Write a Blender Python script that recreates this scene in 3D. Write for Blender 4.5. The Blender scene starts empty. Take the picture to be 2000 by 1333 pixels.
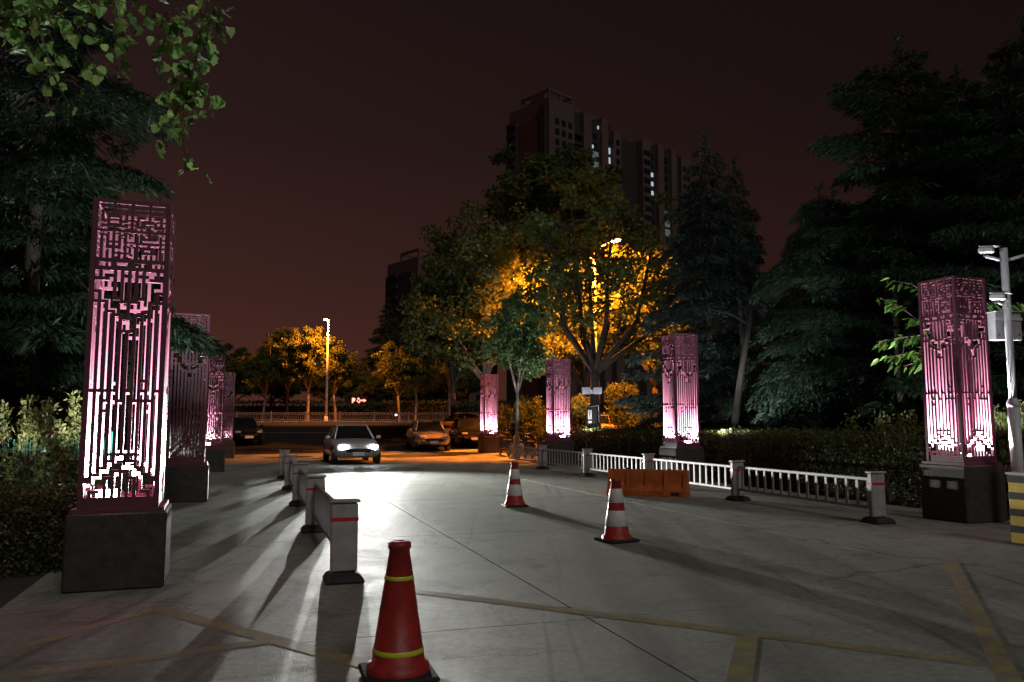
import bpy, math, random
import numpy as np
from mathutils import Vector, Matrix

# ------------------------------------------------------------------ camera, sky, moon-dim sun, exposure
scn = bpy.context.scene
COL = scn.collection
R = math.radians
PI = math.pi

CAM_Z = 1.55
cam_d = bpy.data.cameras.new('camera')
cam = bpy.data.objects.new('camera', cam_d)
COL.objects.link(cam)
cam_d.sensor_width = 36.0
cam_d.lens = 28.0
cam_d.clip_start = 0.05
cam_d.clip_end = 3000
cam.location = (0, 0, CAM_Z)
cam.rotation_euler = (R(90 + 5.83), 0, 0)
scn.camera = cam

SUN_DIR = Vector((0.42, -0.75, 0.85)).normalized()      # towards the light
world = bpy.data.worlds.new('World')
scn.world = world
world.use_nodes = True
wn, wl = world.node_tree.nodes, world.node_tree.links
wn.clear()
w_out = wn.new('ShaderNodeOutputWorld')
w_add = wn.new('ShaderNodeAddShader')
w_bg1 = wn.new('ShaderNodeBackground')
w_bg2 = wn.new('ShaderNodeBackground')
w_sky = wn.new('ShaderNodeTexSky')
w_sky.sky_type = 'NISHITA'
w_sky.sun_disc = False
w_sky.sun_elevation = math.asin(SUN_DIR.z)
w_sky.sun_rotation = math.atan2(SUN_DIR.x, SUN_DIR.y)
w_bg1.inputs['Strength'].default_value = 0.0004          # night: next to nothing left of the daylight sky
wl.new(w_sky.outputs[0], w_bg1.inputs['Color'])
w_tc = wn.new('ShaderNodeTexCoord')
w_sep = wn.new('ShaderNodeSeparateXYZ')
w_ramp = wn.new('ShaderNodeValToRGB')                    # city glow: reddish near the horizon, near black overhead
wl.new(w_tc.outputs['Generated'], w_sep.inputs[0])
wl.new(w_sep.outputs['Z'], w_ramp.inputs[0])
els = w_ramp.color_ramp.elements
els[0].position = 0.0
els[0].color = (0.066, 0.0185, 0.0120, 1)
els[1].position = 0.62
els[1].color = (0.0074, 0.0043, 0.0037, 1)
e = els.new(0.16); e.color = (0.0375, 0.0122, 0.0092, 1)
e = els.new(0.33); e.color = (0.0185, 0.0078, 0.0066, 1)
wl.new(w_ramp.outputs[0], w_bg2.inputs['Color'])
w_az = wn.new('ShaderNodeMath'); w_az.operation = 'MULTIPLY_ADD'   # the city lies to the left: its glow fades to the right
w_az.inputs[1].default_value = -0.7; w_az.inputs[2].default_value = 0.90
wl.new(w_sep.outputs['X'], w_az.inputs[0]); wl.new(w_az.outputs[0], w_bg2.inputs['Strength'])
wl.new(w_bg1.outputs[0], w_add.inputs[0])
wl.new(w_bg2.outputs[0], w_add.inputs[1])
wl.new(w_add.outputs[0], w_out.inputs['Surface'])

sun_d = bpy.data.lights.new('sun', 'SUN')
sun_d.energy = 0.5
sun_d.angle = R(18)
sun_d.color = (1.0, 0.98, 0.92)
sun = bpy.data.objects.new('sun', sun_d)
COL.objects.link(sun)
sun.rotation_euler = SUN_DIR.to_track_quat('Z', 'Y').to_euler()

scn.view_settings.view_transform = 'Standard'
scn.view_settings.look = 'None'
scn.view_settings.exposure = 0.0
scn.view_settings.gamma = 1.0
scn.cycles.use_denoising = True
scn.cycles.max_bounces = 5
scn.cycles.diffuse_bounces = 3
scn.cycles.glossy_bounces = 3
scn.cycles.transmission_bounces = 3
scn.cycles.transparent_max_bounces = 8
scn.cycles.sample_clamp_indirect = 3.0
scn.cycles.caustics_reflective = False
scn.cycles.caustics_refractive = False

rng = random.Random(11)
nrng = np.random.default_rng(11)

# ------------------------------------------------------------------ helpers
def smooth(t):
    t = max(0.0, min(1.0, t))
    return t * t * (3 - 2 * t)

def zg(y):
    """ground height: flat forecourt, rising gently to the street"""
    return 1.5 * smooth((y - 34.0) / 32.0)

DX, DY = -0.31, 0.9507      # the drive runs this way
NX, NY = 0.9507, 0.31       # and this is across it
ROW = R(18.06)              # rotation of things lined up with the drive

def uv(u, v):
    return (u * DX + v * NX, u * DY + v * NY)

_TH = R(5.83)
def at(px, py, y):
    """point that the photograph's pixel (2000 wide) shows at distance y"""
    a = (px - 1000) / 1556.0
    b = -(py - 666.5) / 1556.0
    yy = math.cos(_TH) - b * math.sin(_TH)
    zz = math.sin(_TH) + b * math.cos(_TH)
    t = y / yy
    return Vector((a * t, y, CAM_Z + zz * t))

class MB:
    def __init__(s):
        s.v = []; s.f = []
    def quad(s, a, b, c, d):
        i = len(s.v); s.v += [tuple(a), tuple(b), tuple(c), tuple(d)]; s.f.append((i, i+1, i+2, i+3)); return s
    def poly(s, pts):
        i = len(s.v); s.v += [tuple(p) for p in pts]; s.f.append(tuple(range(i, i + len(pts)))); return s
    def box(s, c, d, rz=0.0, taper=1.0, bev=0.0):
        x, y, z = d[0] / 2, d[1] / 2, d[2] / 2
        cs, sn = math.cos(rz), math.sin(rz)
        def P(px, py, pz):
            return (c[0] + px * cs - py * sn, c[1] + px * sn + py * cs, c[2] + pz)
        if bev <= 0:
            i = len(s.v)
            for k, t in ((-1, 1.0), (1, taper)):
                for (ax, ay) in ((-1, -1), (1, -1), (1, 1), (-1, 1)):
                    s.v.append(P(ax * x * t, ay * y * t, k * z))
            s.f += [(i, i+3, i+2, i+1), (i+4, i+5, i+6, i+7), (i, i+1, i+5, i+4), (i+1, i+2, i+6, i+5), (i+2, i+3, i+7, i+6), (i+3, i, i+4, i+7)]
        else:
            b = min(bev, x * .9, y * .9, z * .9)
            rings = []
            for (zz, ins) in ((-z, b), (-z + b, 0), (z - b, 0), (z, b)):
                t = 1.0 + (taper - 1.0) * ((zz + z) / (2 * z))
                ring = []
                X, Y = x * t - ins, y * t - ins
                c2 = b if ins == 0 else b * 0.6
                for (ax, ay) in ((-1, -1), (1, -1), (1, 1), (-1, 1)):
                    if (ax * ay) > 0:
                        q = [(ax * X, ay * (Y - c2)), (ax * (X - c2), ay * Y)]
                    else:
                        q = [(ax * (X - c2), ay * Y), (ax * X, ay * (Y - c2))]
                    ring += q
                ring = sorted(ring, key=lambda p: math.atan2(p[1] / max(Y, 1e-6), p[0] / max(X, 1e-6)))
                i = len(s.v)
                for p in ring: s.v.append(P(p[0], p[1], zz))
                rings.append(i)
            n = 8
            for a, bb in zip(rings[:-1], rings[1:]):
                for k in range(n):
                    s.f.append((a + k, a + (k + 1) % n, bb + (k + 1) % n, bb + k))
            s.f.append(tuple(reversed(range(rings[0], rings[0] + n))))
            s.f.append(tuple(range(rings[-1], rings[-1] + n)))
        return s
    def tube(s, pts, rad, n=8, cap=True):
        pts = [Vector(p) for p in pts]
        if not isinstance(rad, (list, tuple)): rad = [rad] * len(pts)
        prev = None; up = None
        for k, p in enumerate(pts):
            if k == 0: t = pts[1] - pts[0]
            elif k == len(pts) - 1: t = pts[-1] - pts[-2]
            else: t = pts[k+1] - pts[k-1]
            if t.length < 1e-9: t = Vector((0, 0, 1))
            t.normalize()
            if up is None:
                up = Vector((0, 0, 1)) if abs(t.z) < .9 else Vector((1, 0, 0))
            a = t.cross(up)
            if a.length < 1e-6: a = t.cross(Vector((0, 1, 0)))
            a.normalize(); b = a.cross(t).normalized()
            up = b
            i = len(s.v)
            for j in range(n):
                an = 2 * PI * j / n
                q = p + a * (math.cos(an) * rad[k]) + b * (math.sin(an) * rad[k])
                s.v.append(tuple(q))
            if prev is not None:
                for j in range(n):
                    s.f.append((prev + j, prev + (j + 1) % n, i + (j + 1) % n, i + j))
            elif cap:
                s.f.append(tuple(reversed(range(i, i + n))))
            prev = i
        if cap: s.f.append(tuple(range(prev, prev + n)))
        return s
    def lathe(s, prof, n=20, c=(0, 0, 0), sq=0.0):
        """profile of (radius, z) turned about z"""
        prev = None
        for (r, z) in prof:
            i = len(s.v)
            for j in range(n):
                an = 2 * PI * j / n
                s.v.append((c[0] + r * math.cos(an), c[1] + r * math.sin(an), c[2] + z))
            if prev is not None:
                for j in range(n):
                    s.f.append((prev + j, prev + (j + 1) % n, i + (j + 1) % n, i + j))
            prev = i
        return s
    def build(s, name, m, parent=None, shade=False):
        me = bpy.data.meshes.new(name)
        me.from_pydata(s.v, [], s.f)
        me.update()
        if shade:
            me.polygons.foreach_set('use_smooth', [True] * len(me.polygons))
        return link(name, me, m, parent)

def link(name, me, m=None, parent=None):
    o = bpy.data.objects.new(name, me)
    if m is not None and not me.materials: me.materials.append(m)
    COL.objects.link(o)
    if parent is not None: o.parent = parent
    return o

def tag(o, label=None, cat=None, group=None, kind=None):
    if label: o['label'] = label
    if cat: o['category'] = cat
    if group: o['group'] = group
    if kind: o['kind'] = kind
    return o

def thing(name, label, cat, loc=(0, 0, 0), rz=0.0, group=None):
    o = bpy.data.objects.new(name, None)
    COL.objects.link(o)
    o.empty_display_size = 0.2
    o.location = loc
    o.rotation_euler = (0, 0, rz)
    return tag(o, label, cat, group)

def copy_tree(o, parent=None):
    c = o.copy()
    COL.objects.link(c)
    if parent is not None:
        c.parent = parent
    for ch in list(o.children):
        copy_tree(ch, c)
    return c

def fast_mesh(name, V, F):
    """numpy verts (n,3) and faces (m,k) to a mesh"""
    me = bpy.data.meshes.new(name)
    n, (m, k) = len(V), F.shape
    me.vertices.add(n)
    me.vertices.foreach_set('co', np.ascontiguousarray(V, dtype=np.float32).ravel())
    me.loops.add(m * k)
    me.loops.foreach_set('vertex_index', np.ascontiguousarray(F, dtype=np.int32).ravel())
    me.polygons.add(m)
    me.polygons.foreach_set('loop_start', np.arange(0, m * k, k, dtype=np.int32))
    me.update(calc_edges=True)
    return me

DIAMOND = np.array([[0, 0, 0], [.5, .45, .06], [0, 1, 0], [-.5, .45, .06]], dtype=np.float64)
def leaf_cloud(name, C, D, size, width, tmpl=DIAMOND, roll=None):
    """one quad leaf at each centre C, pointing along D"""
    n = len(C)
    D = D / (np.linalg.norm(D, axis=1, keepdims=True) + 1e-9)
    ref = nrng.normal(size=(n, 3)) if roll is None else roll + nrng.normal(size=(n, 3)) * .35
    A = np.cross(D, ref); A /= (np.linalg.norm(A, axis=1, keepdims=True) + 1e-9)
    N = np.cross(A, D)
    size = np.broadcast_to(np.asarray(size, dtype=float), (n,))[:, None, None]
    width = np.broadcast_to(np.asarray(width, dtype=float), (n,))[:, None, None]
    t = tmpl[None]
    V = C[:, None, :] + A[:, None, :] * t[:, :, 0:1] * width + D[:, None, :] * t[:, :, 1:2] * size + N[:, None, :] * t[:, :, 2:3] * size
    k = len(tmpl)
    F = np.arange(n * k).reshape(n, k)
    return fast_mesh(name, V.reshape(-1, 3), F)

# ------------------------------------------------------------------ materials
def mat(name, col, rough=.6, metal=0.0, var=0.0, scale=6.0, bump=0.0, bscale=40.0, emit=None, estr=0.0, spec=.5, coat=0.0, col2=None):
    m = bpy.data.materials.new(name)
    m.use_nodes = True
    nt = m.node_tree; n = nt.nodes; l = nt.links
    b = n['Principled BSDF']
    b.inputs['Base Color'].default_value = (*col, 1)
    b.inputs['Roughness'].default_value = rough
    b.inputs['Metallic'].default_value = metal
    b.inputs['Specular IOR Level'].default_value = spec
    if coat: b.inputs['Coat Weight'].default_value = coat
    tc = n.new('ShaderNodeTexCoord')
    if var > 0:
        no = n.new('ShaderNodeTexNoise'); no.inputs['Scale'].default_value = scale; no.inputs['Detail'].default_value = 6
        l.new(tc.outputs['Object'], no.inputs['Vector'])
        r = n.new('ShaderNodeValToRGB')
        r.color_ramp.elements[0].position = .3; r.color_ramp.elements[1].position = .72
        c2 = col2 if col2 else tuple(min(1, c * (1 + var)) for c in col)
        c1 = col if col2 else tuple(c * (1 - var) for c in col)
        r.color_ramp.elements[0].color = (*c1, 1); r.color_ramp.elements[1].color = (*c2, 1)
        l.new(no.outputs['Fac'], r.inputs[0]); l.new(r.outputs[0], b.inputs['Base Color'])
        mr = n.new('ShaderNodeMapRange'); mr.inputs['To Min'].default_value = max(.05, rough - .12); mr.inputs['To Max'].default_value = min(1, rough + .12)
        l.new(no.outputs['Fac'], mr.inputs['Value']); l.new(mr.outputs[0], b.inputs['Roughness'])
    if bump > 0:
        no2 = n.new('ShaderNodeTexNoise'); no2.inputs['Scale'].default_value = bscale; no2.inputs['Detail'].default_value = 5
        l.new(tc.outputs['Object'], no2.inputs['Vector'])
        bp = n.new('ShaderNodeBump'); bp.inputs['Strength'].default_value = bump; bp.inputs['Distance'].default_value = .02
        l.new(no2.outputs['Fac'], bp.inputs['Height']); l.new(bp.outputs[0], b.inputs['Normal'])
    if emit:
        b.inputs['Emission Color'].default_value = (*emit, 1)
        b.inputs['Emission Strength'].default_value = estr
    return m

def leaf_mat(name, c1, c2, trans=.3, scale=1.5, fine=30.0, each=False):
    m = bpy.data.materials.new(name)
    m.use_nodes = True
    nt = m.node_tree; n = nt.nodes; l = nt.links
    n.clear()
    out = n.new('ShaderNodeOutputMaterial')
    tc = n.new('ShaderNodeTexCoord')
    a = n.new('ShaderNodeTexNoise'); a.inputs['Scale'].default_value = fine; a.inputs['Detail'].default_value = 2
    l.new(tc.outputs['Object'], a.inputs['Vector'])
    r = n.new('ShaderNodeValToRGB')
    r.color_ramp.elements[0].position = .3; r.color_ramp.elements[1].position = .7
    r.color_ramp.elements[0].color = (*c1, 1); r.color_ramp.elements[1].color = (*c2, 1)
    l.new(a.outputs['Fac'], r.inputs[0])
    p = n.new('ShaderNodeBsdfPrincipled')
    p.inputs['Roughness'].default_value = .5
    p.inputs['Specular IOR Level'].default_value = .35
    t = n.new('ShaderNodeBsdfTranslucent')
    mx = n.new('ShaderNodeMixShader'); mx.inputs[0].default_value = trans
    colour = r.outputs[0]
    if each:      # every leaf object its own tone
        oi = n.new('ShaderNodeObjectInfo')
        hr = n.new('ShaderNodeMapRange'); hr.inputs['To Min'].default_value = .47; hr.inputs['To Max'].default_value = .53
        vr_ = n.new('ShaderNodeMapRange'); vr_.inputs['To Min'].default_value = .55; vr_.inputs['To Max'].default_value = 1.5
        mm = n.new('ShaderNodeMath'); mm.operation = 'FRACT'; m7 = n.new('ShaderNodeMath'); m7.operation = 'MULTIPLY'; m7.inputs[1].default_value = 7.31
        l.new(oi.outputs['Random'], hr.inputs['Value']); l.new(oi.outputs['Random'], m7.inputs[0]); l.new(m7.outputs[0], mm.inputs[0]); l.new(mm.outputs[0], vr_.inputs['Value'])
        hs = n.new('ShaderNodeHueSaturation'); l.new(hr.outputs[0], hs.inputs['Hue']); l.new(vr_.outputs[0], hs.inputs['Value']); l.new(colour, hs.inputs['Color'])
        colour = hs.outputs[0]
    l.new(colour, p.inputs['Base Color']); l.new(colour, t.inputs['Color'])
    l.new(p.outputs[0], mx.inputs[1]); l.new(t.outputs[0], mx.inputs[2])
    l.new(mx.outputs[0], out.inputs['Surface'])
    return m

def concrete_mat(name, c1, c2, stain):
    m = bpy.data.materials.new(name)
    m.use_nodes = True
    nt = m.node_tree; n = nt.nodes; l = nt.links
    b = n['Principled BSDF']
    geo = n.new('ShaderNodeNewGeometry')
    pos = geo.outputs['Position']
    def noise(scale, det, dist=0.0, vec=None, rough=.5):
        x = n.new('ShaderNodeTexNoise'); x.inputs['Scale'].default_value = scale; x.inputs['Detail'].default_value = det
        x.inputs['Distortion'].default_value = dist; x.inputs['Roughness'].default_value = rough
        l.new(vec if vec else pos, x.inputs['Vector']); return x.outputs['Fac']
    def ramp(src, p0, p1, a, bcol):
        r = n.new('ShaderNodeValToRGB'); r.color_ramp.elements[0].position = p0; r.color_ramp.elements[1].position = p1
        r.color_ramp.elements[0].color = (*a, 1); r.color_ramp.elements[1].color = (*bcol, 1)
        l.new(src, r.inputs[0]); return r.outputs[0]
    def mix(fac, a, c, mode='MIX'):
        x = n.new('ShaderNodeMix'); x.data_type = 'RGBA'; x.blend_type = mode
        if isinstance(fac, float): x.inputs[0].default_value = fac
        else: l.new(fac, x.inputs[0])
        l.new(a, x.inputs[6])
        if isinstance(c, tuple): x.inputs[7].default_value = (*c, 1)
        else: l.new(c, x.inputs[7])
        return x.outputs[2]
    k = lambda v: (v, v, v)
    big = noise(.45, 8, .6); fine = noise(16, 9, 0, None, .65); spots = noise(1.7, 7, .8, None, .6); grit = noise(150, 3); oil = noise(.9, 4, .4)
    mp = n.new('ShaderNodeMapping'); mp.inputs['Rotation'].default_value = (0, 0, -ROW); mp.inputs['Scale'].default_value = (1.6, .07, 1)
    l.new(pos, mp.inputs['Vector'])
    wear = noise(1.0, 6, .25, mp.outputs[0], .55)
    mp2 = n.new('ShaderNodeMapping'); mp2.inputs['Rotation'].default_value = (0, 0, -ROW - .25); mp2.inputs['Scale'].default_value = (5.5, .16, 1)
    l.new(pos, mp2.inputs['Vector'])
    tyre = noise(1.0, 4, .6, mp2.outputs[0])
    col = ramp(big, .3, .7, c1, c2)
    col = mix(ramp(spots, .50, .72, k(0), k(.75)), col, stain)
    col = mix(ramp(wear, .50, .70, k(0), k(.7)), col, tuple(x * .95 for x in stain))
    col = mix(ramp(tyre, .62, .72, k(0), k(.55)), col, tuple(x * .45 for x in stain))
    col = mix(ramp(oil, .66, .73, k(0), k(.8)), col, tuple(x * .4 for x in stain))
    # hairline cracks
    wob = n.new('ShaderNodeTexNoise'); wob.inputs['Scale'].default_value = 1.6; wob.inputs['Detail'].default_value = 5; l.new(pos, wob.inputs['Vector'])
    va = n.new('ShaderNodeVectorMath'); va.operation = 'MULTIPLY_ADD'; va.inputs[1].default_value = (1.2, 1.2, 0); l.new(wob.outputs['Color'], va.inputs[0]); l.new(pos, va.inputs[2])
    vo = n.new('ShaderNodeTexVoronoi'); vo.feature = 'DISTANCE_TO_EDGE'; vo.inputs['Scale'].default_value = .28; l.new(va.outputs[0], vo.inputs['Vector'])
    crack = ramp(vo.outputs['Distance'], .0015, .005, k(.85), k(0))
    keep = ramp(noise(.35, 3), .48, .56, k(0), k(1))
    cm = mix(1.0, crack, keep, 'MULTIPLY')
    col = mix(cm, col, tuple(x * .3 for x in stain))
    col = mix(.8, col, ramp(fine, .25, .75, k(.5), k(1.25)), 'MULTIPLY')
    l.new(col, b.inputs['Base Color'])
    rr = n.new('ShaderNodeMapRange'); rr.inputs['To Min'].default_value = .5; rr.inputs['To Max'].default_value = .85
    l.new(spots, rr.inputs['Value']); l.new(rr.outputs[0], b.inputs['Roughness'])
    b.inputs['Specular IOR Level'].default_value = .3
    ad = n.new('ShaderNodeMath'); ad.operation = 'ADD'
    l.new(fine, ad.inputs[0]); l.new(grit, ad.inputs[1])
    bp = n.new('ShaderNodeBump'); bp.inputs['Strength'].default_value = .6; bp.inputs['Distance'].default_value = .012
    l.new(ad.outputs[0], bp.inputs['Height']); l.new(bp.outputs[0], b.inputs['Normal'])
    return m

def worn_paint(name, col, under):
    m = mat(name, col, .6)
    nt = m.node_tree; n = nt.nodes; l = nt.links; b = n['Principled BSDF']
    geo = n.new('ShaderNodeNewGeometry')
    a = n.new('ShaderNodeTexNoise'); a.inputs['Scale'].default_value = 7; a.inputs['Detail'].default_value = 9; a.inputs['Roughness'].default_value = .7
    l.new(geo.outputs['Position'], a.inputs['Vector'])
    r = n.new('ShaderNodeValToRGB'); r.color_ramp.elements[0].position = .45; r.color_ramp.elements[1].position = .66
    r.color_ramp.elements[0].color = (*under, 1); r.color_ramp.elements[1].color = (*col, 1)
    l.new(a.outputs['Fac'], r.inputs[0]); l.new(r.outputs[0], b.inputs['Base Color'])
    return m

M = {}
M['concrete'] = concrete_mat('concrete', (.27, .28, .235), (.37, .38, .33), (.15, .148, .125))
M['asphalt'] = mat('asphalt', (.03, .026, .025), .92, spec=.08, var=.3, scale=3, bump=.4, bscale=90)
M['soil'] = mat('soil', (.035, .032, .022), .95, var=.4, scale=2, bump=.6, bscale=12)
M['kerb'] = mat('kerb_stone', (.32, .31, .29), .8, var=.25, scale=5, bump=.3)
M['plinth'] = mat('plinth_stone', (.05, .042, .038), .65, var=.35, scale=9, bump=.35, bscale=45)
M['maroon'] = mat('maroon_paint', (.15, .050, .076), .45, var=.18, scale=4, bump=.05, bscale=60, spec=.4)
M['joint'] = mat('joint_sealant', (.045, .042, .038), .9)
M['yellow_paint'] = worn_paint('yellow_road_paint', (.45, .36, .07), (.25, .24, .18))
M['white_paint'] = worn_paint('white_road_paint', (.72, .72, .7), (.2, .2, .19))
M['bark'] = mat('bark', (.055, .046, .036), .9, var=.45, scale=14, bump=.9, bscale=30)
M['bark_dark'] = mat('dark_bark', (.04, .034, .028), .92, var=.4, scale=12, bump=.8, bscale=30)
M['bark_pale'] = mat('pale_bark', (.17, .155, .125), .85, var=.45, scale=5, bump=.5, bscale=22)
M['twig'] = mat('twig_bark', (.17, .11, .085), .8, var=.3, scale=20)
M['needle'] = leaf_mat('cedar_needles', (.020, .045, .024), (.046, .082, .042), .25, fine=9)
M['needle_blue'] = leaf_mat('spruce_needles', (.034, .058, .05), (.078, .112, .098), .2, fine=9)
M['needle_lit'] = leaf_mat('cedar_needles_lit', (.034, .066, .046), (.078, .125, .085), .25, fine=9)  # lighter copy of the cedar needles, floodlight on the sprays put into the colour
M['plane_leaf'] = leaf_mat('plane_leaves', (.06, .095, .024), (.13, .16, .045), .45, fine=5)
M['young_leaf'] = leaf_mat('young_tree_leaves', (.05, .10, .03), (.10, .17, .06), .3, fine=6)
M['poplar_leaf'] = leaf_mat('poplar_leaves', (.11, .21, .05), (.22, .33, .10), .45, fine=14, each=True)
M['maple_leaf'] = leaf_mat('maple_leaves', (.07, .17, .03), (.13, .25, .05), .4, fine=12, each=True)
M['hedge_leaf'] = leaf_mat('hedge_leaves', (.06, .085, .024), (.15, .145, .055), .25, fine=12)
M['shrub_leaf'] = leaf_mat('shrub_leaves', (.11, .16, .04), (.25, .24, .09), .35, fine=10)
M['steel'] = mat('galvanised_steel', (.45, .45, .46), .4, .9, var=.15, scale=8)
M['white_metal'] = mat('white_powder_coat', (.68, .68, .70), .45, var=.08, scale=7)
M['rail_grey'] = mat('railing_paint', (.2, .19, .19), .7, var=.2, scale=3)
M['barrier_paint'] = mat('barrier_paint', (.30, .29, .29), .55, var=.3, scale=6, col2=(.48, .47, .48))
M['pole_white'] = mat('pole_white', (.66, .66, .72), .4, var=.1, scale=5)
M['box_grey'] = mat('cabinet_grey', (.52, .53, .54), .5, var=.12, scale=6)
M['black_rubber'] = mat('black_rubber', (.018, .018, .018), .75, var=.3, scale=10)
M['black'] = mat('black_paint', (.016, .016, .017), .4)
M['red_plastic'] = mat('red_plastic', (.25, .022, .018), .5, var=.5, scale=11, col2=(.5, .03, .022), bump=.2, bscale=25)
M['red_strip'] = mat('red_reflector', (.6, .03, .03), .35)
M['white_film'] = mat('white_reflective_film', (.75, .72, .7), .35, var=.08, scale=10)
M['lime_film'] = mat('lime_reflective_film', (.68, .72, .06), .35)
M['orange_plastic'] = mat('orange_plastic', (.34, .075, .015), .55, var=.5, scale=4, col2=(.62, .15, .02))
M['yellow'] = mat('safety_yellow', (.75, .52, .03), .45, var=.12, scale=7)
M['green_wire'] = mat('green_coated_wire', (.02, .16, .12), .5)
M['glass'] = mat('car_glass', (.012, .014, .016), .06, spec=.8)
M['tyre'] = mat('tyre_rubber', (.02, .02, .02), .85)
M['rim'] = mat('alloy_rim', (.5, .5, .52), .3, .8)
M['chrome'] = mat('chrome', (.7, .7, .7), .15, 1.0)
M['lamp_off'] = mat('headlamp_glass', (.5, .52, .55), .12, spec=.8)
M['tail_off'] = mat('tail_lamp_glass', (.25, .015, .012), .15, spec=.8)
M['tail_on'] = mat('lit_tail_lamp', (.5, .02, .02), .3, emit=(1, .03, .02), estr=12)
M['head_on'] = mat('lit_headlamp', (.9, .9, .9), .2, emit=(.86, .92, 1), estr=120)
M['flood_lens'] = mat('lit_floodlight_glass', (.9, .9, .9), .3, emit=(.92, .94, 1), estr=60)
M['sodium'] = mat('lit_sodium_lamp', (.9, .7, .4), .3, emit=(1, .45, .09), estr=160)
M['sign_red'] = mat('lit_red_sign', (.8, .1, .1), .4, emit=(1, .16, .12), estr=6)
M['sign_back'] = mat('sign_back', (.06, .004, .004), .6)
M['screen'] = mat('lit_screen', (.5, .5, .5), .4, emit=(.72, .84, 1), estr=2.2)
M['tower_wall'] = mat('tower_render', (.12, .07, .068), .85, var=.1, scale=.08)
M['tower_dark'] = mat('tower_dark_strip', (.03, .024, .026), .7, var=.2, scale=.1)
M['tower_red'] = mat('tower_red_tile', (.13, .045, .04), .8, var=.2, scale=.1)
M['tower_glass'] = mat('tower_window', (.02, .022, .026), .2)
M['lit_window'] = mat('lit_window', (.5, .5, .5), .4, emit=(.72, .84, 1), estr=.5)
M['dim_window'] = mat('dim_lit_window', (.3, .3, .3), .4, emit=(.62, .78, .86), estr=.07)
M['solar'] = mat('pale_panel', (.26, .26, .31), .35, var=.05, scale=5)
M['skin_dark'] = mat('dark_fabric', (.03, .03, .035), .9)
M['dark_core'] = mat('hedge_core', (.012, .016, .008), .95)

# ------------------------------------------------------------------ the ground, drive, street
def sheet(name, pts_rows, m, parent=None, kind='structure'):
    """rows of (x,y,z) points to a grid sheet"""
    k = len(pts_rows[0]); v = [p for r in pts_rows for p in r]; f = []
    for i in range(len(pts_rows) - 1):
        for j in range(k - 1):
            a = i * k + j
            f.append((a, a + 1, a + 1 + k, a + k))
    me = bpy.data.meshes.new(name); me.from_pydata(v, [], f); me.update()
    me.polygons.foreach_set('use_smooth', [True] * len(me.polygons))
    o = link(name, me, m, parent)
    if kind: o['kind'] = kind
    return o

ys = [-400, -60, -20, 0, 10, 20, 30, 34] + [34 + 2 * i for i in range(1, 17)] + [72, 80, 100, 200, 500, 1200, 2400]
ground = sheet('ground', [[(x, y, zg(y) - .07) for x in (-1600, -300, -80, -40, -20, 0, 20, 40, 80, 300, 1600)] for y in ys], M['soil'])
tag(ground, 'dark bare soil under the trees and hedges', None, kind='structure')

# concrete drive: separate cast slabs with open joints over a dark bed
drive = thing('driveway', 'worn pale concrete driveway between the lattice pillars', None)
drive['kind'] = 'structure'
bed_rows = []
for u in [-8, 0, 10, 20, 28, 34, 39.3]:
    row = []
    for v in (-9.5 if u < 6 else -2.0, 4, 20 if u < 6 else 11.6):
        x, y = uv(u, v); row.append((x, y, zg(y) - .030))
    bed_rows.append(row)
sheet('joint_bed', bed_rows, M['joint'], drive, None)
def slab(u0, u1, v0, v1):
    g = .007
    b = MB(); nU = 4 if (u1 > 30) else 1
    top = []
    for i in range(nU + 1):
        u = u0 + g + (u1 - u0 - 2 * g) * i / nU
        r = []
        for v in (v0 + g, v1 - g):
            x, y = uv(u, v); r.append((x, y, zg(y)))
        top.append(r)
    for i in range(nU):
        a, c = top[i], top[i + 1]
        b.quad(a[0], a[1], c[1], c[0])
    lo = lambda p: (p[0], p[1], p[2] - .03)
    b.quad(lo(top[0][0]), lo(top[0][1]), top[0][1], top[0][0])
    b.quad(top[-1][0], top[-1][1], lo(top[-1][1]), lo(top[-1][0]))
    for i in range(nU):
        b.quad(top[i][1], lo(top[i][1]), lo(top[i+1][1]), top[i+1][1])
        b.quad(lo(top[i][0]), top[i][0], top[i+1][0], lo(top[i+1][0]))
    b.build('slab', M['concrete'], drive)
UE = [-8, -3.2, 1.6, 6.0, 11, 16, 21, 26, 31, 36, 39.5]
for i in range(len(UE) - 1):
    ve = [-1.95, 2.6, 7.1, 11.55]
    if UE[i + 1] <= 6.0: ve = [-9.4, -5.7] + ve + [15.6, 19.9]
    for j in range(len(ve) - 1):
        slab(UE[i], UE[i + 1], ve[j], ve[j + 1])

# the street across the end of the drive
yss = [38 + 1.0 * i for i in range(0, 32)]
street = sheet('street', [[(x, y, zg(y) - .012) for x in (-160, -60, -20, 0, 20, 60, 160)] for y in yss], M['asphalt'])
tag(street, 'dark asphalt street crossing behind the drive', None, kind='structure')
def lane_line(name, x0, x1, y, w, z=-.006, m='white_paint'):
    b = MB()
    b.quad((x0, y - w / 2, zg(y - w / 2) + z), (x1, y - w / 2, zg(y - w / 2) + z), (x1, y + w / 2, zg(y + w / 2) + z), (x0, y + w / 2, zg(y + w / 2) + z))
    return b.build(name, M[m], street)
lane_line('lane_line', -16.4, -10.0, 52.0, .16)
for k in range(-6, 7):
    lane_line('lane_dash', k * 10 - 3, k * 10 + 1, 60.5, .15)
pave = sheet('pavement', [[(x, y, 1.5 + .15) for x in (-160, -20, 20, 160)] for y in (69.36, 73, 78)], M['kerb'])
tag(pave, 'paved verge beyond the street railing', None, kind='structure')
kb = thing('kerb', 'pale stone kerb along the far side of the street', 'kerb', (0, 69.2, 1.5))
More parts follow.
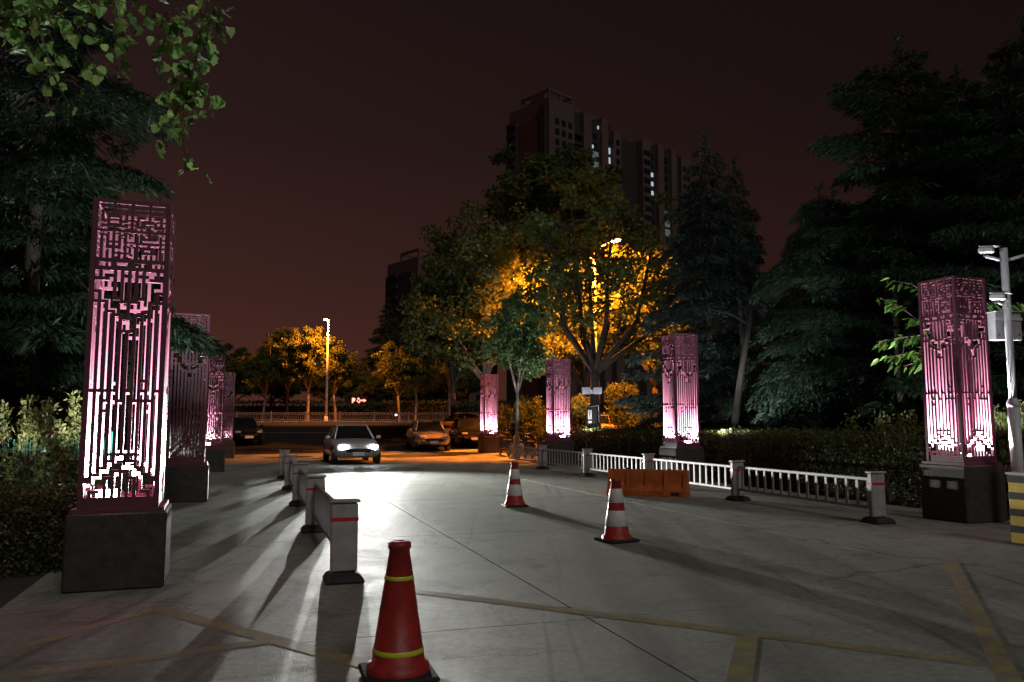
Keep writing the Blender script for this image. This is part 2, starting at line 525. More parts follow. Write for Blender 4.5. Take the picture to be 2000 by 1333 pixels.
for i in range(-34, 35):
    if i == -34:
        b = MB(); b.box((0, 0, .05), (.985, .3, .24), bev=.02)
        k0 = b.build('kerb_stone', M['kerb'], kb); k0.location.x = i * 1.0
    else:
        c = k0.copy(); COL.objects.link(c); c.location.x = i * 1.0

# painted yellow box on the concrete
def strip(pts, w, z=.0012):
    b = MB()
    for (a, c) in zip(pts[:-1], pts[1:]):
        a, c = Vector(a), Vector(c); t = (c - a).normalized(); s = Vector((-t.y, t.x)) * w / 2
        b.quad((*(a - s), z), (*(c - s), z), (*(c + s), z), (*(a + s), z))
    o = b.build('yellow_line', M['yellow_paint'], drive)
    return o
strip([(-3.05, 6.92), (-1.0, 5.36), (.6, 4.15)], .15)
strip([(-3.35, 4.9), (-1.75, 5.85)], .13, .0015)
strip([(-.9, 7.55), (1.85, 6.02), (3.0, 5.35)], .15)
strip([(1.72, 6.0), (1.1, 4.2)], .15, .0015)
strip([(4.95, 9.2), (3.1, 5.2), (2.7, 4.3)], .14, .0018)
strip([(-3.0, 6.85), (-3.9, 4.2)], .13, .0021)

# ------------------------------------------------------------------ lattice pillars
def cells_mesh(name, grid, W, H, T):
    """cut sheet: grid rows top first, True = metal; x across, z up, T thick in y"""
    nr, nc = len(grid), len(grid[0])
    cx, cz = W / nc, H / nr
    V = {}; verts = []; F = []
    def vi(i, j, k):
        key = (i, j, k)
        if key not in V:
            V[key] = len(verts); verts.append((-W / 2 + j * cx, (-T / 2, T / 2)[k], H - i * cz))
        return V[key]
    # front/back faces merged along each column's runs where the row pattern allows
    used = [[False] * nc for _ in range(nr)]
    for i in range(nr):
        for j in range(nc):
            if not grid[i][j]: continue
            F.append((vi(i+1, j, 0), vi(i+1, j+1, 0), vi(i, j+1, 0), vi(i, j, 0)))
            F.append((vi(i, j, 1), vi(i, j+1, 1), vi(i+1, j+1, 1), vi(i+1, j, 1)))
            if i == 0 or not grid[i-1][j]: F.append((vi(i, j, 0), vi(i, j+1, 0), vi(i, j+1, 1), vi(i, j, 1)))
            if i == nr-1 or not grid[i+1][j]: F.append((vi(i+1, j, 1), vi(i+1, j+1, 1), vi(i+1, j+1, 0), vi(i+1, j, 0)))
            if j == 0 or not grid[i][j-1]: F.append((vi(i+1, j, 0), vi(i, j, 0), vi(i, j, 1), vi(i+1, j, 1)))
            if j == nc-1 or not grid[i][j+1]: F.append((vi(i, j+1, 0), vi(i+1, j+1, 0), vi(i+1, j+1, 1), vi(i, j+1, 1)))
    me = bpy.data.meshes.new(name); me.from_pydata(verts, [], F); me.update()
    me.materials.append(M['maroon'])
    return me

GL = [""".....#.....
.#########.
.....#.....
.#.#####.#.
.#...#...#.
.#.#####.#.
.#.#...#.#.
.###...###.
...#...#...
.#########.
.....#.....""", """.....#.....
.#########.
.....#.....
.#########.
.....#.....
.###.#.###.
.#...#...#.
.#.#####.#.
.#.#...#.#.
.###.#.###.
.....#.....""", """.....#.....
.###.#.###.
.#.#.#.#.#.
.#.#.#.#.#.
.#.#.#.#.#.
.#.#.#.#.#.
.#.#####.#.
.#...#...#.
.#.#.#.#.#.
.#.#.#.#.#.
.#.#.#.#.#.""", """.....#.....
.#.#.#.#.#.
.#.#####.#.
.#.......#.
.#########.
.#...#...#.
.#.#####.#.
.#.#...#.#.
.#.#####.#.
.#.......#.
.#.......#."""]
gl = [g.split('\n') for g in GL]
top_grid = []
for half in (0, 2):
    for i in range(11):
        top_grid.append([c == '#' for c in gl[half][i]] + [i % 4 == 1 or half == 0] + [c == '#' for c in gl[half + 1][i]])
    if half == 0: top_grid.append([True] * 23)

NR = 68
low = [[False] * 19 for _ in range(NR)]
def vbar(c, r0, r1):
    for r in range(max(0, r0), min(NR, r1 + 1)): low[r][c] = True
def hbar(r, c0, c1):
    for c in range(min(c0, c1), max(c0, c1) + 1):
        if 0 <= c < 19 and 0 <= r < NR: low[r][c] = True
for k in range(9):
    c = 2 * k + 1; d = abs(k - 4); sg = 1 if k < 4 else -1
    t = 6 + (4 - d) * 3; bt = NR - 1 - (4 + (4 - d) * 2)
    if d == 1: t -= 2
    vbar(c, t, bt)
    hbar(t, c, c - 2 * sg if k != 4 else c)
    hbar(bt, c, c - 2 * sg if k != 4 else c)
    if k == 4: hbar(t, 7, 11); hbar(bt, 5, 13)
    if k % 2 == 0 or d == 1:
        vbar(c, 0, t - 4); hbar(t - 4, c, c + 2 * sg)
        vbar(c, bt + 3, NR - 1); hbar(bt + 3, c, c + 2 * sg)
    r0 = 36 if k % 2 == 0 else 39
    if k < 8: hbar(r0, c, c + 2)
    if k in (1, 6): hbar(r0 + 3, c, c + 2); hbar(r0 - 3, c, c + 2)
hbar(2, 0, 3); hbar(2, 15, 18); hbar(36, 0, 1); hbar(36, 17, 18)
hbar(9, 0, 1); hbar(9, 17, 18); hbar(62, 0, 1); hbar(62, 17, 18)

PW = .70; POST = .05; PH = 3.0
ME_TOP = cells_mesh('top_panel', top_grid, PW - 2 * POST, .54, .022)
ME_LOW = cells_mesh('lattice_panel', low, PW - 2 * POST, 2.16, .022)
ME_BAND = cells_mesh('slotted_band', [[True] * 23, [j % 6 in (0, 5) or i == 99 for i in (0,) for j in range(23)], [True] * 23], PW - 2 * POST, .12, .022)

def make_pillar(plinth_h, label, loc):
    t = thing('lattice_pillar', label, 'pillar', loc, ROW + R(2), 'maroon lattice light pillars along the drive')
    b = MB(); b.box((0, 0, plinth_h / 2), (.86, .86, plinth_h), bev=.018)
    pl = b.build('plinth', M['plinth'], t)
    z0 = plinth_h
    b = MB(); b.box((0, 0, .018), (.80, .80, .036))
    f = b.build('base_plate', M['maroon'], t); f.location.z = z0 + .002
    for sx in (-1, 1):
        for sy in (-1, 1):
            b = MB(); b.box((0, 0, (PH - .04) / 2), (POST, POST, PH - .04), bev=.004)
            p = b.build('corner_post', M['maroon'], t)
            p.location = (sx * (PW - POST) / 2, sy * (PW - POST) / 2, z0 + .04)
    for k in range(4):
        a = k * PI / 2
        off = (PW / 2 - POST / 2)
        for (me, nm, zz) in ((ME_LOW, 'lattice_panel', z0 + .14), (ME_BAND, 'slotted_band', z0 + 2.302), (ME_TOP, 'top_panel', z0 + 2.424)):
            o = link(nm, me, None, t)
            o.location = (math.sin(a) * off, -math.cos(a) * off, zz)
            o.rotation_euler = (0, 0, a)
        b = MB(); b.box((0, 0, .05), (PW - 2 * POST - .002, .03, .10))
        o = b.build('base_rail', M['maroon'], t); o.location = (math.sin(a) * off, -math.cos(a) * off, z0 + .039); o.rotation_euler = (0, 0, a)
        b = MB(); b.box((0, 0, .017), (PW - 2 * POST - .002, .034, .034))
        o = b.build('top_rail', M['maroon'], t); o.location = (math.sin(a) * off, -math.cos(a) * off, z0 + 2.966); o.rotation_euler = (0, 0, a)
    return t

def floodlight(label, loc, rz, power, lit=True, cone=142):
    """small floodlight standing on a pillar's plinth"""
    t = thing('floodlight', label, 'floodlight', loc, rz, 'floodlights inside the pillars')
    tilt = R(38)
    hb = MB(); hb.box((0, 0, 0), (.24, .17, .06), bev=.012); h = hb.build('housing', M['black'], t); h.location = (0, 0, .085); h.rotation_euler = (tilt, 0, 0)
    gb = MB(); gb.box((0, 0, .034), (.20, .13, .008)); gb.build('glass', M['flood_lens'] if lit else M['glass'], h)
    for sx in (-.13, .13):
        b = MB(); b.box((sx, .02, .045), (.012, .05, .09)); b.build('bracket', M['black'], t)
    if lit:
        ld = bpy.data.lights.new('floodlight_light', 'SPOT'); ld.energy = power; ld.color = (.95, .96, 1.0); ld.shadow_soft_size = .045
        ld.spot_size = R(cone); ld.spot_blend = .12
        lo = bpy.data.objects.new('floodlight_light', ld); COL.objects.link(lo); lo.parent = t; lo.location = (0, -.05, .185); lo.rotation_euler = (R(180), 0, 0)
    return t

ZL, ZR = .71, .88
PIL = [  # x, y, plinth height, label, floodlight (dx, dy, rz, power) or None, floodlight label
    (-3.83, 7.95, ZL, 'tall maroon lattice pillar nearest the camera, beside the leafy hedge at left', (-.12, -.15, .3, 3000), 'bright floodlight at the foot of the nearest left pillar'),
    (-6.52, 16.1, ZL, 'unlit dark maroon lattice pillar, second along the left side', None, None),
    (-9.6, 25.6, ZL, 'glowing lattice pillar just behind the unlit one on the left', (-.1, -.18, 0, 2000), 'floodlight glowing in the third pillar on the left'),
    (-12.55, 35.0, ZL, 'dim farthest lattice pillar of the left side, partly hidden', (.1, .2, 2.8, 120), 'weak floodlight in the farthest left pillar'),
    (7.24, 12.97, ZR, 'large lattice pillar at right beside the white camera pole', (-.05, -.15, 0, 2400), 'glaring floodlight at the foot of the pillar by the camera pole'),
    (4.47, 21.2, ZR, 'lattice pillar standing in front of the long hedge, second on the right', (.1, -.18, 0, 2000), 'glaring floodlight in the pillar before the long hedge'),
    (1.71, 29.5, ZR, 'lattice pillar in front of the big orange lit tree', (.08, -.18, 0, 1900), 'glaring floodlight in the pillar before the orange lit tree'),
    (-1.12, 38.9, ZR - .1, 'farthest lattice pillar on the right, smallest, beside parked cars', (.08, -.18, 0, 1900), 'glaring floodlight in the farthest right pillar'),
]
for (x, y, ph, lab, fl, flab) in PIL:
    z = zg(y)
    make_pillar(ph, lab, (x, y, z))
    if fl:
        a = ROW + R(2)
        ox = fl[0] * math.cos(a) - fl[1] * math.sin(a); oy = fl[0] * math.sin(a) + fl[1] * math.cos(a)
        floodlight(flab, (x + ox, y + oy, z + ph + .039), a + fl[2], fl[3], True, 169)

# ------------------------------------------------------------------ trees
def trunk_mesh(path, radii, n=10):
    b = MB(); b.tube(path, radii, n); return b

def conifer_meshes(h, r, base, seed, droop, layer, dens, qlen, qwid, top_pow=.8, gap=(.30, .5), lvar=(.55, 1.15)):
    g = np.random.default_rng(seed)
    rn = random.Random(seed)
    C = []; D = []; br = MB()
    z = base
    lvl = 0
    while z < h - .3:
        t = (z - base) / (h - base)
        Lmax = r * max(.08, (1 - t) ** top_pow) * (1 if t > .12 else .75 + t * 2)
        nb = rn.choice((4, 5, 6) if gap[0] < .4 else (3, 4, 5)) if t < .8 else 4
        a0 = rn.random() * 6.28
        for k in range(nb):
            a = a0 + k * 6.283 / nb + rn.uniform(-.35, .35)
            L = Lmax * rn.uniform(*lvar)
            if L < .25: L = .25
            d2 = np.array([math.cos(a), math.sin(a)]); s2 = np.array([-d2[1], d2[0]])
            lift = rn.uniform(.05, .30); dr = droop * rn.uniform(.7, 1.3)
            zb = z + rn.uniform(-.15, .15)
            f = lambda tt: zb + L * (lift * tt - dr * tt * tt)
            br.tube([(d2[0] * L * q, d2[1] * L * q, f(q)) for q in (0, .35, .7, 1)], [.012 + .016 * L, .01 + .01 * L, .012, .004], 4, cap=False)
            n = int(dens * (L ** 1.35)) + 8
            tt = g.random(n) ** .62
            w = L * .34 * (1.05 - tt) + .14
            # foliage gathered on side sprays with gaps between
            ns = max(4, int(L * 5))
            si = g.integers(0, ns, n)
            tt = np.clip((si + .5) / ns + g.normal(0, .028, n), .06, 1.02)
            side = np.where(g.random(n) < .5, -1, 1)
            lat = g.random(n) ** .8 * (L * .36 * (1.1 - tt) + .16)
            tt2 = tt + lat / L * .45
            P = np.empty((n, 3))
            P[:, 0] = d2[0] * L * tt2 + s2[0] * side * lat
            P[:, 1] = d2[1] * L * tt2 + s2[1] * side * lat
            P[:, 2] = zb + L * (lift * tt2 - dr * tt2 * tt2) - lat * .22 * (1 + droop) + g.normal(0, .03 + layer, n)
            V = np.empty((n, 3))
            V[:, 0] = d2[0] * .75 + s2[0] * side * .6 + g.normal(0, .3, n)
            V[:, 1] = d2[1] * .75 + s2[1] * side * .6 + g.normal(0, .3, n)
            V[:, 2] = -.25 - droop * .9 + g.normal(0, .28, n)
            C.append(P); D.append(V)
        z += rn.uniform(*gap)
        lvl += 1
    # leader
    n = 60
    P = np.zeros((n, 3)); P[:, 2] = h - .6 + g.random(n) * .75; P[:, :2] = g.normal(0, .05, (n, 2)); V = g.normal(0, .5, (n, 3)); V[:, 2] += .4
    C.append(P); D.append(V)
    C = np.concatenate(C); D = np.concatenate(D)
    n = len(C)
    roll = np.tile(np.array([0, 0, 1.0]), (n, 1))
    leaf = leaf_cloud('needles', C, D, g.uniform(.7, 1.3, n) * qlen, qwid, roll=roll)
    tr = trunk_mesh([(0, 0, -.2), (0, 0, .3), (.03, .02, h * .3), (0, .04, h * .7), (0, 0, h)], [h * .024, h * .019, h * .014, h * .007, .015])
    tm = bpy.data.meshes.new('trunk'); tm.from_pydata(tr.v, [], tr.f); tm.update(); tm.polygons.foreach_set('use_smooth', [True] * len(tm.polygons))
    bm_ = bpy.data.meshes.new('branches'); bm_.from_pydata(br.v, [], br.f); bm_.update()
    return tm, bm_, leaf

def place_conifer(meshes, label, x, y, rz, s, mleaf, group, name='cedar_tree', sx=1.0, tilt=0.0):
    t = thing(name, label, 'tree', (x, y, zg(y) - .07), rz, group)
    t.scale = (s * sx, s * sx, s)
    t.rotation_euler[1] = tilt
    for me, nm, m in zip(meshes, ('trunk', 'branches', 'crown'), (M['bark'], M['bark'], mleaf)):
        o = bpy.data.objects.new(nm, me); COL.objects.link(o); o.parent = t
        if not me.materials: me.materials.append(m)
        o.material_slots[0].link = 'OBJECT'; o.material_slots[0].material = m
    return t

SPRUCE = conifer_meshes(11.5, 3.3, 1.2, 3, .30, .03, 210, .23, .052, .75)
CEDAR = conifer_meshes(12.5, 4.3, 2.2, 5, .20, .035, 320, .23, .05, .5, (.42, .72), (.38, 1.18))
CEDAR2 = conifer_meshes(12.2, 4.4, 2.0, 15, .26, .035, 320, .23, .05, .6, (.42, .76), (.35, 1.2))
WEEP = conifer_meshes(9.5, 3.6, 1.6, 8, .55, .04, 240, .22, .05, .5)

place_conifer(SPRUCE, 'grey green spruce tree right of the orange lit tree', 6.75, 27.0, .4, 1.0, M['needle_blue'], 'conifers behind the right hedge', 'spruce_tree')
place_conifer(SPRUCE, 'dark spruce tree just behind the grey green one', 9.3, 32.5, 2.1, 1.09, M['needle'], 'conifers behind the right hedge', 'spruce_tree', .8)
place_conifer(WEEP, 'drooping cedar with hanging sprays left of the tall right cedars', 9.4, 23.8, 1.2, .92, M['needle_lit'], 'conifers behind the right hedge')
place_conifer(WEEP, 'shorter dark cedar between the spruce and the tall right cedars', 12.6, 30.5, 3.3, 1.12, M['needle'], 'conifers behind the right hedge')
place_conifer(CEDAR, 'tallest cedar with spreading flat layers at upper right', 11.0, 21.8, .9, .99, M['needle'], 'conifers behind the right hedge')
place_conifer(CEDAR2, 'tall dark cedar just right of the tallest one', 14.2, 24.5, 2.6, 1.04, M['needle'], 'conifers behind the right hedge', sx=1.0)
place_conifer(CEDAR, 'tall cedar at the right edge of the picture', 13.2, 19.6, 4.2, .95, M['needle'], 'conifers behind the right hedge')
place_conifer(WEEP, 'dark cedar low behind the right pillar', 15.5, 28.5, 5.2, 1.0, M['needle'], 'conifers behind the right hedge')

place_conifer(CEDAR2, 'big dark cedar filling the upper left behind the nearest pillar', -8.3, 13.6, 1.7, .93, M['needle'], 'cedars on the left', sx=.86)
place_conifer(WEEP, 'dark drooping cedar low at the left edge', -11.0, 15.5, .3, .95, M['needle'], 'cedars on the left')
place_conifer(CEDAR, 'dark cedar behind the unlit left pillar', -12.4, 21.5, 3.1, .84, M['needle'], 'cedars on the left', sx=.82)
place_conifer(WEEP, 'cedar with pale branch tips above the third left pillar', -13.6, 28.0, 2.0, .92, M['needle'], 'cedars on the left', sx=.85)
place_conifer(WEEP, 'farther dark cedar at the left behind the others', -17.5, 25.0, 4.0, 1.15, M['needle'], 'cedars on the left')
place_conifer(SPRUCE, 'dark far conifer just left of the far tower', -14.5, 92, 2.0, 1.25, M['needle'], 'far dark conifers', 'far_conifer')
place_conifer(SPRUCE, 'dark far conifer under the far tower', -10.0, 96, .5, 1.1, M['needle'], 'far dark conifers', 'far_conifer', 1.3)

def broadleaf_meshes(h, cr, cz0, seed, n_limb, n_leaf, lsize, tr_r, lean=.0, fork=None, clump=.75):
    """trunk with forking limbs; leaves gathered in clumps at the twig ends"""
    rn = random.Random(seed); g = np.random.default_rng(seed)
    b = MB(); ends = []
    fk = fork if fork else cz0 * .85
    base = Vector((0, 0, 0)); top = Vector((lean, 0, fk))
    b.tube([(0, 0, -.25), (0, 0, .15), (lean * .4, .03, fk * .5), tuple(top)], [tr_r * 1.5, tr_r * 1.1, tr_r * .9, tr_r * .8], 10)
    for k in range(n_limb):
        a = k * 6.283 / n_limb + rn.uniform(-.5, .5)
        rr = cr * rn.uniform(.3, .8) if k else cr * .12
        zt = cz0 + (h - cz0) * rn.uniform(.45, .88) if k else h * .93
        e = Vector((lean + math.cos(a) * rr, math.sin(a) * rr, zt))
        m1 = top.lerp(e, .35) + Vector((math.cos(a) * rr * .2, math.sin(a) * rr * .2, -(zt - fk) * .06))
        m2 = top.lerp(e, .7) + Vector((rn.uniform(-.2, .2), rn.uniform(-.2, .2), 0))
        b.tube([tuple(top - Vector((0, 0, .12))), tuple(m1), tuple(m2), tuple(e)], [tr_r * .62, tr_r * .4, tr_r * .22, .015], 7)
        ends += [(e, 1.0), (m2, .8)]
        for j in range(7):
            q = rn.uniform(.25, .98)
            s0 = m1.lerp(m2, q / .5 - .5) if q < .75 else m2.lerp(e, (q - .75) / .25)
            aa = rn.uniform(0, 6.283); ll = cr * rn.uniform(.25, .55)
            s1 = s0 + Vector((math.cos(aa) * ll, math.sin(aa) * ll, rn.uniform(-.25, .5) * ll))
            mid = s0.lerp(s1, .5) + Vector((0, 0, -.06 * ll))
            b.tube([tuple(s0), tuple(mid), tuple(s1)], [tr_r * .16 + .008, tr_r * .1 + .006, .006], 5, cap=False)
            ends += [(s1, .8), (mid, .55)]
    # keep clumps inside the crown's height
    C = []; D = []
    ws = np.array([w for _, w in ends]); ws = ws / ws.sum()
    for (p, _), w in zip(ends, ws):
        n = int(n_leaf * w)
        rad = clump * rn.uniform(.7, 1.35)
        for sub in range(3):
            o = np.array(p) + g.normal(0, rad * .55, 3) * (1, 1, .75)
            m_ = n // 3
            q = g.normal(size=(m_, 3)); q /= np.linalg.norm(q, axis=1, keepdims=True) + 1e-9
            q *= (g.random((m_, 1)) ** .45) * rad * .62 * np.array([1, 1, .72])
            P = o + q
            P = P[P[:, 2] > cz0 - .5]
            C.append(P)
            d = g.normal(size=(len(P), 3)) * .8; d[:, 2] -= .55
            D.append(d)
    C = np.concatenate(C); D = np.concatenate(D); n = len(C)
    leaf = leaf_cloud('leaves', C, D, g.uniform(.7, 1.25, n) * lsize, g.uniform(.7, 1.2, n) * lsize * .85)
    tm = bpy.data.meshes.new('trunk'); tm.from_pydata(b.v, [], b.f); tm.update(); tm.polygons.foreach_set('use_smooth', [True] * len(tm.polygons))
    return tm, leaf

def place_broadleaf(meshes, label, x, y, rz, s, mleaf, mbark, group, name='plane_tree', z=None, sxy=1.0):
    t = thing(name, label, 'tree', (x, y, (zg(y) - .05) if z is None else z), rz, group)
    t.scale = (s * sxy, s * sxy, s)
    for me, nm, m in zip(meshes, ('trunk', 'crown'), (mbark, mleaf)):
        o = bpy.data.objects.new(nm, me); COL.objects.link(o); o.parent = t
        if not me.materials: me.materials.append(m)
    return t

BIG = broadleaf_meshes(13.0, 5.0, 5.0, 21, 9, 9500, .21, .24, .1, fork=3.9, clump=.7)
LIT = broadleaf_meshes(12.4, 4.6, 3.4, 29, 9, 42000, .21, .25, .1, fork=3.2, clump=.9)
TALL = broadleaf_meshes(16.5, 4.6, 6.0, 22, 9, 36000, .24, .3, 0, fork=5.0, clump=.95)
MID = broadleaf_meshes(11.0, 3.4, 3.2, 23, 8, 30000, .20, .17, 0, fork=3.0, clump=.8)
STREET = broadleaf_meshes(8.6, 1.9, 3.0, 24, 5, 9000, .22, .13, 0, fork=2.8, clump=.55)
STREET2 = broadleaf_meshes(8.2, 2.2, 2.8, 27, 5, 9000, .22, .13, .25, fork=2.6, clump=.6)
YOUNG = broadleaf_meshes(7.0, 1.75, 3.1, 25, 6, 9000, .15, .085, 0, fork=2.9, clump=.45)

GP = 'plane trees around the double street lamp'
place_broadleaf(BIG, 'big plane tree lit orange from within by the double street lamp', 3.75, 35.4, 2.2, 1.0, M['plane_leaf'], M['bark_dark'], GP)
place_broadleaf(MID, 'broad plane tree left of the big orange lit one, behind the farthest right pillar', -1.5, 44.0, .7, 1.2, M['plane_leaf'], M['bark'], GP)
place_broadleaf(MID, 'leafy plane tree between the broad one and the street trees, above the parked cars', -3.6, 49.0, 3.4, 1.15, M['plane_leaf'], M['bark'], GP, sxy=.85)
place_broadleaf(TALL, 'tallest plane tree, dark crown in front of the high tower', 3.4, 50.5, 1.1, 1.16, M['plane_leaf'], M['bark'], GP, sxy=1.1)
place_broadleaf(TALL, 'dark crowned plane tree between the tallest one and the broad one', .6, 51.0, 4.0, .92, M['plane_leaf'], M['bark'], GP)
place_broadleaf(LIT, 'plane tree glowing orange just left of the grey green spruce', 8.2, 45.6, 4.3, .98, M['plane_leaf'], M['bark'], GP, sxy=.8)
place_broadleaf(LIT, 'plane tree glowing orange right behind the double street lamp', 4.2, 46.2, 1.3, 1.0, M['plane_leaf'], M['bark'], GP, sxy=.9)
place_broadleaf(YOUNG, 'slender young tree with pale green leaves between the two farthest right pillars', .22, 33.2, .4, 1.0, M['young_leaf'], M['bark_pale'], None, 'young_tree')

GS = 'young street trees behind the railing'
for (px, y, proto, s, rz, lab) in (
        (515, 76, STREET2, 1.0, .3, 'leftmost thin street tree, dark, behind the railing'),
        (563, 77, STREET, 1.08, 1.9, 'second thin street tree from the left behind the railing'),
        (603, 72.5, STREET, 1.03, .2, 'brightly lit golden street tree left of the single street lamp'),
        (657, 74.5, STREET2, .98, 4.0, 'street tree just right of the single street lamp'),
        (782, 73.0, STREET2, .92, 2.6, 'orange lit street tree right of the red arrow sign'),
        (813, 75.0, STREET, .93, 5.0, 'dim street tree beside the orange lit one, behind the parked cars'),
        (878, 74.0, STREET, 1.1, 3.2, 'street tree behind the dark parked car')):
    place_broadleaf(proto, lab, (px - 1000) / 1556 * y, y, rz, s, M['plane_leaf'], M['bark_pale'], GS, 'street_tree', 1.62)
GD = 'dark trees behind the street'
for (x, y, s, rz, lab, pr) in (
        (-31.5, 86, .82, .3, 'dark rounded tree above the farthest left pillar', MID),
        (-26.5, 88, .80, 2.3, 'dark tree behind the leftmost street trees', MID),
        (-20.8, 90, .78, 1.2, 'dark tree behind the single street lamp', MID),
        (-37.0, 84, .92, 4.4, 'dark tree behind the cedars at far left', MID),
        (-29.0, 83, .74, 5.3, 'dark tree behind the second street tree', MID),
        (-23.8, 84, .72, .9, 'dark tree between the single lamp and the leftmost street trees', MID),
        (-17.6, 88, .66, 2.9, 'low dark tree right of the single lamp', MID),
        (-13.0, 86, .60, 3.6, 'low dark tree above the red arrow sign', MID),
        (-8.6, 88, .66, 1.5, 'dark tree behind the orange lit right street tree', MID),
        (-5.0, 84, .78, .1, 'dark tree behind the black parked car', MID),
        (16.0, 58, .75, .5, 'dark tree deep behind the right conifers', MID),
        (24.0, 60, .8, 3.9, 'dark tree far right behind the tall cedars', MID)):
    place_broadleaf(pr, lab, x, y, rz, s, M['plane_leaf'], M['bark'], GD, 'dark_tree', None, 1.15)

# leaning trunks seen below the conifers
def bare_trunk(label, pts, r):
    t = thing('leaning_trunk', label, 'tree', (pts[0][0], pts[0][1], -.05), 0, 'slender trunks behind the right hedge')
    o0 = Vector((pts[0][0], pts[0][1], 0))
    P = [Vector(p) - o0 for p in pts]
    b = MB(); b.tube([tuple(p) for p in P], [r * 1.2] + [r * (1 - .5 * i / len(P)) for i in range(1, len(P))], 8); b.build('trunk', M['bark_dark'], t, True)
    for k, q in enumerate((.55, .72, .88)):
        s0 = P[1].lerp(P[-1], q); sd = (-1) ** k
        b = MB(); b.tube([tuple(s0), tuple(s0 + Vector((sd * .5, .2, .35))), tuple(s0 + Vector((sd * 1.1, .3, .5)))], [.03, .02, .008], 5); b.build('branch', M['bark_dark'], t)
for (lab, x0, px0, px1, ytop, r) in (
        ('short thick trunk leaning right near the spruce', 23.5, 1418, 1445, 745, .13),
        ('upright trunk beside the short leaning one', 25.5, 1462, 1452, 690, .13),
        ('trunk leaning left in the middle of the dark grove', 24.0, 1612, 1585, 690, .11),
        ('long trunk leaning strongly to the right in the dark grove', 22.5, 1625, 1700, 690, .12),
        ('thin trunk leaning right beyond the long leaning one', 26.0, 1690, 1730, 690, .09),
        ('slim upright trunk left of the nearest right pillar', 20.0, 1762, 1752, 640, .11)):
    a = ((px0 - 1000) / 1556 * x0, x0, -.05); bt = at(px1, ytop, x0); c = at(px1 + (px1 - px0) * 1.1, ytop - 190, x0 + .8)
    mid = (Vector(a) + bt) / 2
    bare_trunk(lab, [a, (mid.x, mid.y, mid.z), tuple(bt), tuple(c)], r)

# ------------------------------------------------------------------ near poplar: boughs hanging into the top left
LEAF_ME = []
for q in range(3):
    f1 = (.10, .2, .02)[q]
    outl = [(0, 0), (.24, .02), (.36, .12), (.44, .16), (.43, .28), (.50, .36), (.42, .46), (.42, .58), (.30, .64), (.26, .76), (.14, .82), (.04, .98), (-.10, .84), (-.22, .76), (-.28, .66), (-.40, .60), (-.40, .46), (-.49, .38), (-.43, .27), (-.45, .17), (-.34, .11), (-.24, .02)]
    outl = [(x * (1 + .12 * math.sin(i * 1.7 + q * 2)), y) for i, (x, y) in enumerate(outl)]
    vs = [(0, .35, 0)] + [(x, y, abs(x) * f1 * 2.4 - (y ** 2) * .22 * (q + .6) + .05 * math.sin(i * 1.3 + q)) for i, (x, y) in enumerate(outl)]
    fs = [(0, i, i + 1) for i in range(1, len(outl))] + [(0, len(outl), 1)]
    me = bpy.data.meshes.new('leaf'); me.from_pydata(vs, [], fs); me.update(); me.materials.append(M['poplar_leaf'])
    me.polygons.foreach_set('use_smooth', [True] * len(me.polygons))
    LEAF_ME.append(me)

pop = thing('poplar_tree', 'near poplar with big leaves hanging into the upper left corner', 'tree', (-4.9, 2.2, 0))
b = MB(); b.tube([(0, 0, -.1), (.02, 0, .3), (.08, .02, 2), (.15, .1, 4.2), (.1, .1, 7)], [.24, .19, .16, .13, .06], 12)
b.build('trunk', M['bark_pale'], pop, True)
def orient(o, d, n):
    y = d.normalized(); z = (n - y * n.dot(y)).normalized(); x = y.cross(z)
    o.rotation_mode = 'QUATERNION'
    o.rotation_quaternion = Matrix((x, y, z)).transposed().to_quaternion()
pr = random.Random(77)
POPO = Vector((-4.9, 2.2, 0))
leaf_count = 0
def bough(pts, rad, nleaf, spread, subs=True):
    """pts: list of world points from limb outwards; leaves hang round its outer part"""
    global leaf_count
    P = [Vector(p) - POPO for p in pts]
    b = MB(); b.tube([tuple(p) for p in P], [rad * (1 - .8 * i / (len(P) - 1)) for i in range(len(P))], 6)
    bo = b.build('branch', M['twig'], pop, True)
    seg = list(zip(P[:-1], P[1:]))
    if len(seg) > 2: seg = seg[1:]
    st = MB()
    for k in range(nleaf):
        a, c = seg[pr.randrange(len(seg))]
        p0 = a.lerp(c, pr.random())
        off = Vector((pr.gauss(0, 1), pr.gauss(0, 1), pr.gauss(-.35, .7))) * spread
        p = p0 + off
        st.tube([tuple(p0), tuple(p0.lerp(p, .5) + Vector((0, 0, .012))), tuple(p)], [.0022, .0018, .0014], 4, cap=False)
        o = bpy.data.objects.new('leaf', LEAF_ME[k % 3]); COL.objects.link(o); o.parent = bo
        o.location = p
        s = pr.uniform(.044, .078); o.scale = (s * pr.uniform(.85, 1.05), s, s)
        d = Vector((pr.gauss(0, .5) + off.x * 2, pr.gauss(0, .5), -1 + pr.gauss(0, .45)))
        n = Vector((pr.gauss(.1, .8), pr.gauss(-.6, .8), pr.gauss(.35, .6)))
        orient(o, d, n)
        leaf_count += 1
    st.build('leaf_stalks', M['twig'], bo)
limb0 = (-4.75, 2.3, 4.3)
B = lambda px, py, y: tuple(at(px, py, y))
b = MB()
LP = [Vector(limb0) - POPO, Vector(B(-260, -330, 3.3)) - POPO, Vector(B(120, -190, 3.8)) - POPO, Vector(B(420, -150, 4.0)) - POPO]
b.tube([tuple(p) for p in LP], [.07, .05, .03, .014], 8); b.build('limb', M['bark_pale'], pop, True)
bough([B(410, -152, 4.0), B(398, 10, 4.0), B(385, 110, 4.0), B(370, 160, 4.0), B(352, 230, 4.02), B(362, 320, 4.02)], .009, 66, .05)
bough([B(372, 150, 4.0), B(395, 180, 4.0), B(430, 195, 4.0)], .004, 14, .03)
